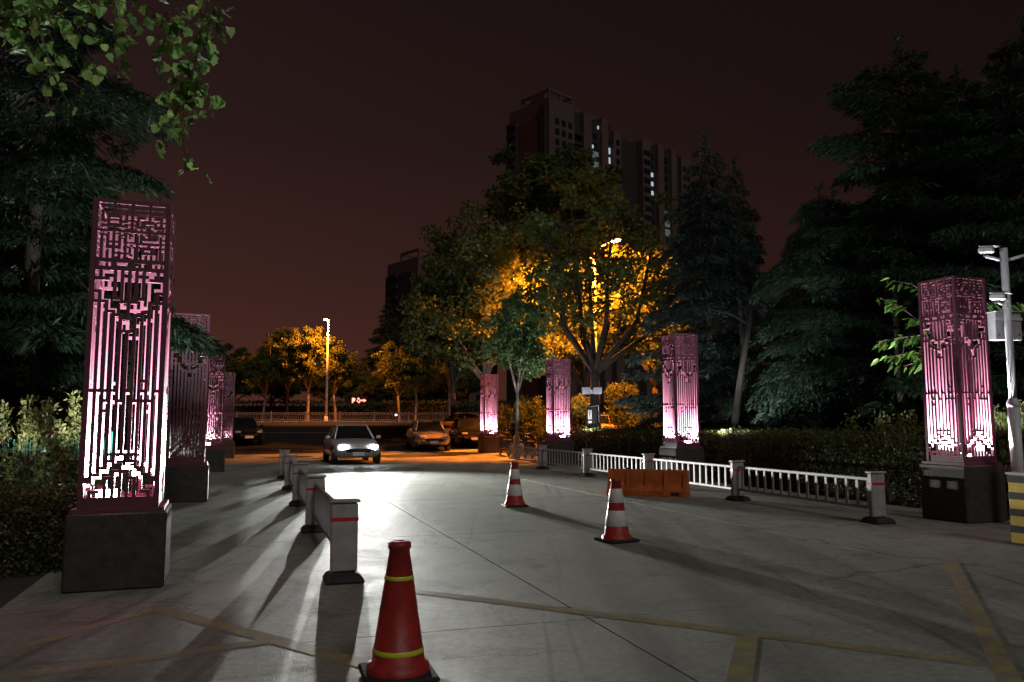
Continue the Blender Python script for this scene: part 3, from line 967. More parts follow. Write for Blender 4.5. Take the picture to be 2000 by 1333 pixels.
bough([B(370, 165, 4.0), B(335, 175, 4.0), B(310, 215, 3.98)], .004, 11, .03)
bough([B(420, -150, 4.0), B(410, -20, 4.1), B(405, 60, 4.1), B(400, 95, 4.1)], .007, 36, .06)
bough([B(350, -150, 4.0), B(345, -10, 3.9), B(310, 60, 3.9), B(305, 110, 3.9)], .008, 30, .07)
bough([B(270, -160, 3.9), B(262, 0, 3.8), B(235, 70, 3.8), B(200, 140, 3.8)], .008, 26, .06)
bough([B(60, -200, 3.6), B(40, -20, 3.5), B(75, 50, 3.5), B(105, 150, 3.5), B(135, 205, 3.5)], .010, 32, .05)
bough([B(-60, -220, 3.5), B(-20, -30, 3.5), B(15, 40, 3.5), B(10, 100, 3.5)], .010, 30, .075)
bough([B(150, -180, 3.6), B(130, -20, 3.6), B(100, 30, 3.6), B(45, 70, 3.55)], .008, 30, .075)
bough([B(190, -180, 3.7), B(185, -20, 3.7), B(170, 20, 3.7), B(150, 60, 3.7)], .007, 18, .075)
bough([B(200, -180, 3.0), B(210, -50, 2.9), B(230, 10, 2.9)], .006, 13, .045)

# ------------------------------------------------------------------ sapling with long leaves beside the right pillar
ME_LONG = []
for q in range(2):
    outl = [(0, 0), (.12, .1), (.2, .3), (.17, .55), (.08, .8), (0, 1), (-.08, .8), (-.17, .55), (-.2, .3), (-.12, .1)]
    vs = [(0, .4, -.03)] + [(x, y, abs(x) * .3 - y * y * (.12 + .12 * q)) for (x, y) in outl]
    fs = [(0, i, i + 1) for i in range(1, len(outl))] + [(0, len(outl), 1)]
    me = bpy.data.meshes.new('leaf'); me.from_pydata(vs, [], fs); me.update(); me.materials.append(M['maple_leaf']); ME_LONG.append(me)
sap = thing('sapling', 'leafy sapling with long bright green leaves behind the right pillar', 'tree', (8.0, 14.9, 0))
SO = Vector((8.0, 14.9, 0))
b = MB(); b.tube([(0, 0, -.05), (0, 0, .6), (-.05, 0, 1.8), (-.05, .05, 3.0), (0, .05, 4.3)], [.05, .04, .032, .024, .01], 8); b.build('trunk', M['bark'], sap, True)
def spray(pts, nleaf, ll, clumpy=.06):
    P = [Vector(p) - SO for p in pts]
    b = MB(); b.tube([tuple(p) for p in P], [.016 * (1 - .8 * i / (len(P) - 1)) for i in range(len(P))], 5); bo = b.build('branch', M['twig'], sap, True)
    seg = list(zip(P[:-1], P[1:]))
    for k in range(nleaf):
        i = min(len(seg) - 1, int(pr.random() ** .7 * len(seg)))
        a, c = seg[i]; t = (c - a).normalized()
        p = a.lerp(c, pr.random()) + Vector((pr.gauss(0, 1), pr.gauss(0, 1), pr.gauss(-.2, .6))) * clumpy
        o = bpy.data.objects.new('leaf', ME_LONG[k % 2]); COL.objects.link(o); o.parent = bo; o.location = p
        s = ll * pr.uniform(.7, 1.25); o.scale = (s, s, s)
        orient(o, t * .7 + Vector((pr.gauss(0, .45), pr.gauss(0, .45), pr.gauss(-.55, .3))), Vector((pr.gauss(0, .5), pr.gauss(-.5, .5), 1)))
S = lambda px, py, y=14.6: tuple(at(px, py, y))
spray([S(1850, 700), S(1810, 640), S(1760, 600), S(1712, 580)], 33, 0.213)
spray([S(1850, 700), S(1800, 655), S(1760, 660), S(1712, 668)], 33, 0.213)
spray([S(1850, 720), S(1810, 690), S(1775, 690), S(1720, 702)], 33, 0.200)
spray([S(1850, 620), S(1820, 580), S(1780, 555), S(1740, 548)], 24, 0.188)
spray([S(1860, 740), S(1830, 705), S(1800, 705), S(1765, 716)], 26, 0.200)
spray([S(1860, 640), S(1890, 600), S(1940, 590), S(1990, 600)], 26, 0.188)
spray([S(1860, 700), S(1910, 650), S(1950, 640), S(2010, 650)], 26, 0.188)
spray([S(1870, 820), S(1930, 800), S(1960, 810), S(1990, 835)], 28, 0.163)
spray([S(1870, 640), S(1860, 600), S(1850, 570)], 17, 0.175)
spray([S(1870, 880), S(1945, 850), S(1955, 880), S(1950, 905)], 24, 0.150)

# ------------------------------------------------------------------ hedges and shrubs
def hedge(label, p0, p1, w, h, n, lsize, seed, group=None, bulge=.12):
    g = np.random.default_rng(seed)
    p0, p1 = Vector(p0), Vector(p1); d = p1 - p0; L = d.length; d.normalize(); a = math.atan2(d.y, d.x)
    z = zg((p0.y + p1.y) / 2) - .06
    t = thing('hedge', label, 'hedge', (p0.x, p0.y, z), a, group)
    b = MB(); b.box((L / 2, 0, h * .42), (L - .3, w - .3, h * .84)); b.build('hedge_core', M['dark_core'], t)  # solid near-black box filling the inside of the hedge
    # leaves over top, both sides and ends, in a lumpy shell
    face = g.random(n)
    x = g.random(n) * L; y = np.empty(n); zz = np.empty(n)
    wtop = w / (w + 2 * h)
    tp = face < wtop
    y[tp] = (g.random(tp.sum()) - .5) * w; zz[tp] = h
    sd = ~tp
    y[sd] = np.where(g.random(sd.sum()) < .5, -.5, .5) * w; zz[sd] = g.random(sd.sum()) ** .8 * h
    end = g.random(n) < (w / (w + L))
    x[end] = np.where(g.random(end.sum()) < .5, 0, L); y[end] = (g.random(end.sum()) - .5) * w; zz[end] = g.random(end.sum()) * h
    lump = np.sin(x * 3.1 + seed) * np.sin(zz * 4 + y * 3) * .5 + np.sin(x * 7.3 + y * 5) * .3
    r = g.normal(0, .05, n) + lump * bulge
    C = np.stack([x + g.normal(0, .05, n), y * (1 + r * .8) + g.normal(0, .05, n), np.maximum(.03, zz * (1 + r * .35) + g.normal(0, .04, n))], 1)
    D = np.stack([g.normal(0, .8, n), np.sign(y) * .5 + g.normal(0, .6, n), .5 + g.normal(0, .6, n)], 1)
    me = leaf_cloud('leaves', C, D, g.uniform(.7, 1.3, n) * lsize, g.uniform(.6, 1, n) * lsize * .62)
    link('foliage', me, M['hedge_leaf'], t)
    return t
hedge('dense small leaved hedge in front of the green wire fence at left', (-4.62, 9.0), (-9.2, 7.5), .95, .82, 42000, .05, 4)
u0, u1 = 10.6, 15.6
hedge('low hedge strip between the nearest and the unlit left pillars', uv(9.9, -2.1), uv(15.9, -2.1), .8, .8, 9000, .07, 5, 'hedge strips along the left side')
hedge('low hedge strip beyond the unlit left pillar', uv(18.6, -2.2), uv(34, -2.2), .8, .8, 12000, .08, 6, 'hedge strips along the left side')
hedge('long dark clipped hedge behind the right pillars', uv(12.0, 12.9), uv(21.5, 12.9), 1.7, 1.3, 40000, .075, 7, 'hedge along the right side')
hedge('hedge beyond the second right pillar, before the grove', uv(21.7, 12.9), uv(33, 12.9), 1.8, 1.28, 32000, .085, 8, 'hedge along the right side')
hedge('dark hedge strip behind the right pillar and camera pole', uv(4.0, 13.3), uv(11.8, 13.3), 1.2, 1.0, 16000, .07, 9, 'hedge along the right side')

hedge('long dark unclipped hedge far behind the street railing', (-48, 81.5), (14, 81.5), 2.2, 2.1, 12000, .3, 10)

def shrub(label, loc, r, h, n, lsize, m, seed, stems=7, group=None, upright=.0):
    g = np.random.default_rng(seed); rn = random.Random(seed)
    t = thing('shrub', label, 'shrub', loc, 0, group)
    b = MB(); C = []; D = []
    per = n // (stems * 3)
    for k in range(stems):
        a = rn.uniform(0, 6.283); rr = r * rn.uniform(.2, 1); hh = h * rn.uniform(.65, 1.0)
        e = Vector((math.cos(a) * rr * (1 - upright * .5), math.sin(a) * rr * (1 - upright * .5), hh))
        s = Vector((math.cos(a) * rr * .3, math.sin(a) * rr * .3, 0)); mid = s.lerp(e, .55) + Vector((0, 0, .06 * h))
        b.tube([tuple(s), tuple(mid), tuple(e)], [.014, .009, .004], 5, cap=False)
        for j in range(3):
            tt = g.random(per) ** .7
            tt = .15 + .85 * tt
            line = np.where((tt < .55)[:, None], np.array(s) + (np.array(mid) - np.array(s)) * (tt / .55)[:, None], np.array(mid) + (np.array(e) - np.array(mid)) * ((tt - .55) / .45)[:, None])
            C.append(line + g.normal(0, 1, (per, 3)) * (r * .20 * (1.15 - tt * .75))[:, None]); d = g.normal(0, .8, (per, 3)); d[:, 2] += .35; D.append(d)
    C = np.concatenate(C); D = np.concatenate(D); C[:, 2] = np.maximum(C[:, 2], .04); nn = len(C)
    b.build('stems', M['twig'], t)
    link('foliage', leaf_cloud('leaves', C, D, g.uniform(.7, 1.3, nn) * lsize, g.uniform(.7, 1, nn) * lsize * .5), m, t)
    return t
GSH = 'shrubs behind the left wire fence'
shrub('tall floodlit shrub with upright shoots beside the nearest left pillar', (-5.18, 9.45, -.05), .42, 1.95, 3000, .07, M['shrub_leaf'], 31, 10, GSH, .7)
shrub('floodlit shrub left of the tallest one, behind the wire fence', (-5.72, 9.45, -.05), .42, 1.88, 2600, .07, M['shrub_leaf'], 32, 8, GSH, .6)
shrub('shrub at the left edge behind the wire fence', (-6.5, 9.4, -.05), .5, 1.8, 2000, .07, M['shrub_leaf'], 33, 8, GSH, .6)
GO = 'orange lit bushes under the plane trees'
for (px, y, r, h, sd, lab) in ((1215, 43.6, 1.35, 3.6, 41, 'feathery bush glowing orange right of the lamp post'),
                               (1130, 42.2, 1.1, 2.9, 42, 'orange lit bush behind the third right pillar'),
                               (1040, 45.0, 1.3, 2.6, 43, 'dim orange bush beside the young tree'),
                               (1262, 41.0, 1.0, 2.0, 44, 'dark bush under the grey green spruce'),
                               (975, 46.5, 1.2, 2.2, 45, 'low dark bush behind the farthest right pillar')):
    shrub(lab, ((px - 1000) / 1556 * y, y, zg(y) - .05), r, h, 5200, .15, M['plane_leaf'], sd, 11, GO, .5)
GR = 'straggly shrubs behind the right hedge'
for (px, y, r, h, sd, lab) in ((1790, 16.2, .9, 1.75, 51, 'straggly shrub just left of the right pillar'),
                               (1730, 17.5, 1.0, 1.7, 52, 'straggly shrub beyond the right pillar, left of the lit panel'),
                               (1965, 15.2, .9, 1.9, 53, 'shrub behind the white camera pole'),
                               (2020, 14.6, .9, 2.3, 54, 'shrub at the right edge behind the wire fence')):
    shrub(lab, ((px - 1000) / 1556 * y, y, -.05), r, h, 3600, .085, M['shrub_leaf'], sd, 12, GR, .3)

# ------------------------------------------------------------------ green wire fences
def wire_fence(label, p0, p1, h, bay, group, step=.055, hstep=.2):
    p0, p1 = Vector(p0), Vector(p1); d = p1 - p0; L = d.length; a = math.atan2(d.y, d.x)
    t = thing('wire_fence', label, 'fence', (p0.x, p0.y, -.06), a, group)
    n = max(1, round(L / bay)); w = L / n
    for i in range(n + 1):
        b = MB(); b.tube([(i * w, 0, 0), (i * w, 0, h + .08)], .024, 8); b.build('post', M['green_wire'], t)
    for i in range(n):
        b = MB()
        x = i * w + .03
        while x < (i + 1) * w - .02:
            b.tube([(x, 0, .08), (x, 0, h)], .0028, 4, cap=False); x += step
        z = .1
        while z < h + .01:
            b.tube([(i * w + .02, .006, z), ((i + 1) * w - .02, .006, z)], .0035, 4, cap=False); z += hstep
        b.build('mesh_panel', M['green_wire'], t)
wire_fence('green wire mesh fence behind the left hedge', (-4.7, 9.45), (-9.4, 7.95), 1.42, 2.4, 'green wire mesh fences')
wire_fence('green wire mesh fence behind the right hedge', uv(8.0, 14.0), uv(28, 14.0), 1.45, 2.9, 'green wire mesh fences', .09, .17)

# ------------------------------------------------------------------ white drive barriers
ME_BAR = None
def barrier(label, u, v, group, first=None, L=3.75):
    """one section: wide post on a black foot, and the railing running up the drive from it"""
    x, y = uv(u, v)
    if first is not None:
        t = copy_tree(first); t.location = (x, y, zg(y)); t['label'] = label; t['group'] = group; return t
    t = thing('barrier_section', label, 'barrier', (x, y, zg(y)), ROW + PI / 2, group)   # local x runs up the drive
    b = MB(); b.box((0, 0, .045), (.42, .40, .09), taper=.72, bev=.02); b.build('foot', M['black_rubber'], t)
    b = MB(); b.box((0, 0, .425), (.10, .26, .67), bev=.015); p = b.build('post', M['barrier_paint'], t)
    b = MB(); b.box((0, 0, .60), (.106, .266, .035)); b.build('red_stripe', M['red_strip'], p)
    b = MB(); b.box((0, 0, .775), (.14, .30, .03), bev=.008); b.build('cap', M['barrier_paint'], p)
    for zz, hh in ((.66, .05), (.22, .05)):
        b = MB(); b.box((.05 + (L - .10) / 2, 0, zz), (L - .112, .045, hh), bev=.008); b.build('rail', M['barrier_paint'], t)
    n = 15; bar0 = None
    for i in range(n):
        xx = .05 + (L - .1) * (i + .5) / n
        if bar0 is None:
            b = MB(); b.box((0, 0, .44), (.05, .022, .39)); bar0 = b.build('picket', M['barrier_paint'], t); bar0.location.x = xx
        else:
            c = bar0.copy(); COL.objects.link(c); c.location.x = xx
    return t
ur = 5.67 * DX + 12.56 * DY; vr = 5.67 * NX + 12.56 * NY
GB = 'white picket barriers on the right of the drive'
labs = ['nearest white picket barrier section on the right, in front of the big pillar', 'white picket barrier section, second on the right', 'white picket barrier section, third on the right', 'white picket barrier section, fourth on the right', 'white picket barrier section, fifth on the right']
f0 = barrier(labs[0], ur, vr, GB)
for i in range(1, 5): barrier(labs[i], ur + 3.75 * i, vr, GB, f0)
# end post
ul = -1.66 * DX + 8.03 * DY; vl = -1.66 * NX + 8.03 * NY
GB2 = 'white picket barriers on the left of the drive'
labs = ['nearest white picket barrier section on the left, behind the big red cone', 'white picket barrier section, second on the left', 'white picket barrier section, third on the left', 'white picket barrier section, fourth on the left', 'farthest white picket barrier section on the left']
for i in range(5): barrier(labs[i], ul + 3.75 * i, vl, GB2, f0)

# ------------------------------------------------------------------ traffic cones
def cone(label, loc, rz, bands):
    t = thing('traffic_cone', label, 'traffic cone', (loc[0], loc[1], .004), rz, 'traffic cones on the drive')
    b = MB(); b.box((0, 0, .018), (.44, .44, .036), bev=.012); b.build('rubber_base', M['black_rubber'], t)
    prof = [(.195, .036), (.19, .075), (.165, .085), (.062, .76), (.072, .77), (.072, .80), (.05, .812), (.035, .812), (.033, .70)]
    b = MB(); b.lathe(prof, 28); b.build('cone_body', M['red_plastic'], t, True)
    rad = lambda z: .165 + (.062 - .165) * (z - .085) / (.76 - .085)
    for (z0, z1, m) in bands:
        b = MB(); b.lathe([(rad(z0) + .001, z0), (rad(z0) + .004, z0 + .004), (rad(z1) + .004, z1 - .004), (rad(z1) + .001, z1)], 28)
        b.build('reflective_band', M[m], t, True)
    return t
cone('large red cone with thin lime bands in the foreground', (-.70, 5.07), .3, [(.58, .605, 'lime_film'), (.145, .175, 'lime_film')])
cone('red and white cone beside the right lane, middle distance', (1.37, 10.64), .5, [(.50, .68, 'white_film'), (.20, .40, 'white_film')])
cone('smaller red and white cone farther up the drive', (.05, 15.0), .2, [(.50, .68, 'white_film'), (.20, .40, 'white_film')])

# orange water barrier
t = thing('water_barrier', 'low orange plastic barrier behind the red and white cone', 'barrier', (2.9, 17.2, 0), ROW + PI / 2 + .9)
prof = [(-.24, 0), (-.24, .12), (-.13, .26), (-.085, .52), (-.06, .55), (.06, .55), (.085, .52), (.13, .26), (.24, .12), (.24, 0)]
b = MB(); i0 = []
for xx in (-.85, .85):
    i = len(b.v); b.v += [(xx, p[0], p[1]) for p in prof]; i0.append(i)
k = len(prof)
for j in range(k):
    b.f.append((i0[0] + j, i0[0] + (j + 1) % k, i0[1] + (j + 1) % k, i0[1] + j))
b.f += [tuple(reversed(range(i0[0], i0[0] + k))), tuple(range(i0[1], i0[1] + k))]
b.build('barrier_shell', M['orange_plastic'], t)
for xx in (-.8, -.4, 0, .4, .8):
    b = MB()
    for sy in (-1, 1): b.poly([(xx - .035, sy * .262, .02), (xx + .035, sy * .262, .02), (xx + .035, sy * .105, .53), (xx - .035, sy * .105, .53)])
    b.box((xx, 0, .27), (.07, .20, .50), taper=.8); b.build('rib', M['orange_plastic'], t)
for xx in (-.6, .6):
    b = MB(); b.box((xx, 0, .065), (.2, .494, .09), bev=.02); b.build('dark_slot_block', M['black'], t)  # solid black block, the shade of an open slot put into its colour
for xx in (-.45, .45):
    b = MB(); b.tube([(xx, 0, .54), (xx, 0, .58)], .05, 12); b.build('filler_cap', M['black'], t)
    b = MB(); b.box((xx, -.1165, .40), (.3, .012, .07)); o = b.build('reflector', M['white_film'], t)

# ------------------------------------------------------------------ striped post at the right edge
t = thing('striped_gate_post', 'yellow and black striped steel post at the right edge', 'post', (6.58, 10.35, 0), .35)
b = MB(); b.box((0, 0, .44), (.28, .26, .88), bev=.012); post = b.build('post_body', M['yellow'], t)
b = MB(); b.box((0, 0, .895), (.32, .30, .03), bev=.008); b.build('cap', M['white_metal'], t)
b = MB(); b.box((0, 0, .012), (.38, .36, .024)); b.build('foot_plate', M['black'], t)
for z in (.10, .31, .52, .73):
    b = MB()
    e = .1335
    x = .143; s = .05
    b.poly([(-x, -e, z + s), (x, -e, z - s), (x, -e, z + .09 - s), (-x, -e, z + .09 + s)])
    b.poly([(x, -e, z - s), (x, e, z - s * 1.0), (x, e, z + .09 - s), (x, -e, z + .09 - s)])
    b.poly([(-x, e, z + s), (-x, -e, z + s), (-x, -e, z + .09 + s), (-x, e, z + .09 + s)])
    b.poly([(x, e, z - s), (-x, e, z + s), (-x, e, z + .09 + s), (x, e, z + .09 - s)])
    b.build('black_stripe', M['black'], t)

# ------------------------------------------------------------------ camera pole
t = thing('camera_pole', 'white steel pole with crossarm at the right beside the big pillar', 'pole', (7.72, 12.3, 0), 0)
b = MB(); b.tube([(0, 0, 0), (0, 0, 1.78)], .085, 18); b.lathe([(.085, 1.78), (.095, 1.80), (.095, 1.84), (.055, 1.92)], 18)
b.tube([(0, 0, 1.9), (0, 0, 4.27)], .055, 18); b.build('shaft', M['pole_white'], t, True)
b = MB(); b.box((0, 0, .012), (.3, .3, .024)); b.build('foot_plate', M['pole_white'], t)
for sx, ex in ((-1, -.31), (1, .48)):
    b = MB(); b.tube([(sx * .05, 0, 4.08), (ex, -.05, 4.13 if sx < 0 else 4.20)], .025, 10); b.build('arm', M['pole_white'], t, True)
CPO = Vector((7.72, 12.3, 0))
def cctv(label, loc, rz, pitch, arm=None):
    c = thing('security_camera', label, 'camera', loc, rz, 'security cameras on the white pole')
    c.rotation_euler = (pitch, 0, rz)
    b = MB(); b.box((0, .01, .065), (.10, .22, .10), bev=.025); b.build('housing', M['white_metal'], c)
    b = MB(); b.box((0, -.03, .124), (.115, .28, .01), bev=.004); b.build('sun_shield', M['white_metal'], c)
    b = MB(); b.tube([(0, -.1, .075), (0, -.108, .075)], .034, 14); b.build('lens', M['glass'], c)
    b = MB(); b.tube([(0, .03, -.03), (0, .03, .04)], .022, 8); b.build('bracket', M['steel'], c)
    return c
cctv('security camera on the left end of the crossarm', CPO + Vector((-.30, -.05, 4.16)), .9, .1)
cctv('security camera on the right end of the crossarm', CPO + Vector((.44, -.05, 4.23)), -.5, .1)
cctv('security camera on a short bracket halfway down the pole', CPO + Vector((-.17, -.06, 3.42)), .8, .12)
b = MB(); b.tube([(-.04, 0, 3.36), (-.17, -.06, 3.40)], .018, 8); b.box((-.02, -.02, 3.35), (.09, .09, .1), bev=.01); b.build('camera_bracket', M['white_metal'], t)
j = thing('junction_box', 'pale grey equipment cabinet strapped behind the white pole', 'cabinet', CPO + Vector((.04, .16, 2.83)), .12)
b = MB(); b.box((0, 0, .22), (.44, .18, .44), bev=.008); b.build('cabinet_body', M['box_grey'], j)
b = MB(); b.box((0, -.01, .447), (.47, .22, .014)); b.build('lid', M['box_grey'], j)
b = MB(); b.box((0, -.098, .33), (.46, .012, .05)); b.build('strap', M['white_metal'], j)
for sx in (-.17, .17):
    b = MB(); b.tube([(sx, -.09, .08), (sx, -.099, .08)], .012, 8); b.build('bolt', M['black'], j)

# ------------------------------------------------------------------ solar information post
t = thing('solar_post', 'dark post with two pale panels and a notice box before the orange lit tree', 'post', (3.1, 31.2, 0), .05)
b = MB(); b.tube([(0, 0, 0), (0, 0, 2.9)], .05, 10); b.build('mast', M['black'], t, True)
for sx, rz in ((-.2, .15), (.24, -.35)):
    b = MB(); b.box((0, 0, 0), (.34, .03, .27)); p = b.build('panel', M['solar'], t); p.location = (sx, -.06, 2.78); p.rotation_euler = (-.2, 0, rz)
b = MB(); b.box((0, -.0, 2.74), (.10, .10, .16), bev=.01); b.build('panel_joint', M['steel'], t)
b = MB(); b.box((.03, .0, 1.72), (.42, .16, .95), bev=.02); b.build('notice_box', M['black'], t)
b = MB(); b.box((-.08, -.085, 1.85), (.15, .01, .36)); nb = b.build('notice', M['white_film'], t)
b = MB()
b.box((-.08, -.092, 1.86), (.035, .004, .2)); b.box((-.08, -.092, 1.99), (.1, .004, .02)); b.box((-.08, -.092, 1.72), (.1, .004, .02)); b.build('notice_print', M['black'], nb)
b = MB(); b.box((-.07, -.085, 1.56), (.13, .01, .09)); b.build('small_notice', M['white_film'], t)
b = MB()
for (a, c) in (((-.19, -.09, 2.14), (.27, -.09, 2.2)), ((.27, -.09, 2.2), (.27, -.09, 1.26))): b.tube([a, c], .012, 6)
b.build('wire_frame', M['steel'], t)

# ------------------------------------------------------------------ street lamps
def street_lamp(label, x, y, z, h, heads, power):
    """heads: list of (dx, dy, dz) of lamp heads from the top of the mast"""
    t = thing('street_lamp', label, 'street lamp', (x, y, z), 0)
    b = MB(); b.lathe([(.17, 0), (.17, .5), (.12, .56)], 14); b.tube([(0, 0, .5), (0, 0, h * .5), (0, 0, h)], [.115, .09, .06], 14)
    b.build('mast', M['white_metal'], t, True)
    for (dx, dy, dz) in heads:
        b = MB(); L = math.hypot(dx, dy)
        if L > .2:
            b.tube([(0, 0, h - .5), (dx * .35, dy * .35, h + dz * .7), (dx * .8, dy * .8, h + dz)], .035, 8); b.build('arm', M['white_metal'], t, True)
        a = math.atan2(dy, dx)
        b = MB(); b.box((0, 0, .05), (.62, .26, .1), bev=.04, rz=a); hd = b.build('lamp_head', M['box_grey'], t); hd.location = (dx, dy, h + dz)
        b = MB(); b.box((0, 0, -.022), (.52, .22, .07), bev=.02, rz=a); b.build('lamp_glass', M['sodium'], hd)
        ld = bpy.data.lights.new('street_lamp_light', 'SPOT'); ld.energy = power; ld.color = (1.0, .235, .016); ld.shadow_soft_size = .12; ld.spot_size = R(160); ld.spot_blend = .25
        lo = bpy.data.objects.new('street_lamp_light', ld); COL.objects.link(lo); lo.parent = t; lo.location = (dx, dy, h + dz - .2); lo.rotation_euler = (R(26), 0, 0)
street_lamp('single orange street lamp above the golden street tree', -16.15, 69.5, 1.5, 9.0, [(-.12, -.3, .0)], 13000)
p = at(1203, 470, 40.0); q = at(1107, 502, 43.0)
street_lamp('double armed orange street lamp inside the big plane tree', 4.35, 41.6, zg(41.6), 10.4,
            [(p.x - 4.35, p.y - 41.6, p.z - zg(41.6) - 10.4), (q.x - 4.35, q.y - 41.6, q.z - zg(41.6) - 10.4)], 27000)

# ------------------------------------------------------------------ street railing
rl = None
for i in range(-14, 6):
    lab = 'pale street railing section in the row along the far kerb'
    if rl is None:
        t = thing('street_railing', lab, 'railing', (i * 3.0, 69.75, 1.65), 0, 'railing sections along the far kerb')
        b = MB(); b.box((0, 0, .42), (.09, .09, .84)); b.build('post', M['rail_grey'], t)
        for zz in (.14, .60, .74):
            b = MB(); b.box((1.5, 0, zz), (2.9, .04, .045)); b.build('rail', M['rail_grey'], t)
        b = MB()
        for k in range(18): b.box((.12 + k * .163, 0, .37), (.032, .025, .415))
        for k in range(9): b.box((.25 + k * .31, 0, .67), (.14, .03, .09))
        pk = b.build('pickets', M['rail_grey'], t); pk['kind'] = 'stuff'
        rl = t
    else:
        c = copy_tree(rl); c.location.x = i * 3.0

# ------------------------------------------------------------------ red arrow sign and lit panel
t = thing('arrow_sign', 'small glowing red sign with an arrow beyond the street railing', 'sign', (-15.1, 78.5, 1.65))
b = MB(); b.box((0, .05, 2.05), (1.7, .1, .8), bev=.02); b.build('sign_board', M['sign_back'], t)
for sx in (-.5, .5):
    b = MB(); b.box((sx, .08, .83), (.07, .06, 1.66)); b.build('leg', M['black'], t)
def strokes(name, rects, dx):
    b = MB()
    for r in rects:
        if not isinstance(r[0], tuple):
            (x0, z0, x1, z1) = r; b.box((dx + (x0 + x1) / 2, -.012, 2.05 + (z0 + z1) / 2), (x1 - x0, .02, z1 - z0))
        else:
            b.poly([(dx + a, -.02, 2.05 + c) for (a, c) in r])
    b.build(name, M['sign_red'], t)
strokes('character', [(-.20, -.26, -.12, .24), ((-.11, .22), (-.11, .0), (.08, .0), (.1, .06), (.1, .16), (.06, .22)), ((-.11, -.01), (-.11, -.14), (.04, -.10), (.06, -.01))], -.42)
strokes('character', [((-.14, .18), (-.02, .28), (.12, .12), (.05, .08)), ((-.18, -.1), (-.12, .1), (-.06, .1), (-.1, -.12)), ((-.1, -.13), (-.02, -.24), (.1, -.24), (.17, -.12), (.1, -.1), (.06, -.15), (.0, -.15), (-.04, -.1)), (.09, -.09, .18, .06)], .02)
strokes('arrow', [(.2, -.06, .44, .05), ((.48, .14), (.48, -.17), (.72, -.01))], .05)

t = thing('lit_panel', 'small bright bluish advertising panel behind the right shrubs', 'sign', (15.3, 30.2, 0), -.25)
for sx in (-.22, .22):
    b = MB(); b.box((sx, .04, .9), (.05, .05, 1.8)); b.build('leg', M['black'], t)
b = MB(); b.box((0, .03, 2.07), (.52, .1, .66), bev=.01); b.build('frame', M['black'], t)
b = MB(); b.poly([(-.2, -.024, 1.79), (.2, -.024, 1.79), (.16, -.024, 2.35), (-.2, -.024, 2.35)]); b.build('screen', M['screen'], t)
t = thing('garden_lamp', 'tiny white lamp on a short post near the red sign', 'lamp', (-11.6, 80.0, 1.6))
b = MB(); b.tube([(0, 0, 0), (0, 0, .62)], .03, 8); b.build('stem', M['black'], t)
b = MB(); b.lathe([(.0, .60), (.08, .63), (.1, .70), (.07, .77), (0, .80)], 12); b.build('globe', mat('lit_globe', (.9, .9, .9), .4, emit=(.9, .95, 1), estr=9), t, True)

# ------------------------------------------------------------------ cars
def car_body(L=4.5, W=1.78, H=1.46):
    """sections of the lower body from nose (-x... +x is the front)"""
    st = [  # x, half width, sill z, belt z, top z
        (-2.24, .70, .42, .66, .80), (-2.16, .80, .30, .72, .93), (-1.75, .87, .24, .78, .98), (-1.2, .89, .22, .80, .96),
        (-.3, .89, .22, .80, .93), (.6, .89, .22, .78, .93), (.95, .885, .22, .76, .92), (1.6, .86, .24, .70, .83), (2.0, .80, .28, .64, .74), (2.18, .70, .34, .58, .66), (2.25, .60, .40, .52, .58)]
    b = MB(); rings = []
    for (x, w, zs, zb, zt) in st:
        pr_ = [(-w * .82, zs), (-w * .97, zs + .10), (-w, (zs + zb) / 2), (-w * .985, zb), (-w * .88, zt - .02), (-w * .5, zt + .012), (0, zt + .02),
               (w * .5, zt + .012), (w * .88, zt - .02), (w * .985, zb), (w, (zs + zb) / 2), (w * .97, zs + .10), (w * .82, zs)]
        i = len(b.v); b.v += [(x, p[0], p[1]) for p in pr_]; rings.append(i)
    n = 13
    for a, c in zip(rings[:-1], rings[1:]):
        for k in range(n): b.f.append((a + k, a + (k + 1) % n, c + (k + 1) % n, c + k))
    b.f.append(tuple(range(rings[0], rings[0] + n))); b.f.append(tuple(reversed(range(rings[-1], rings[-1] + n))))
    return b
CAR = {}
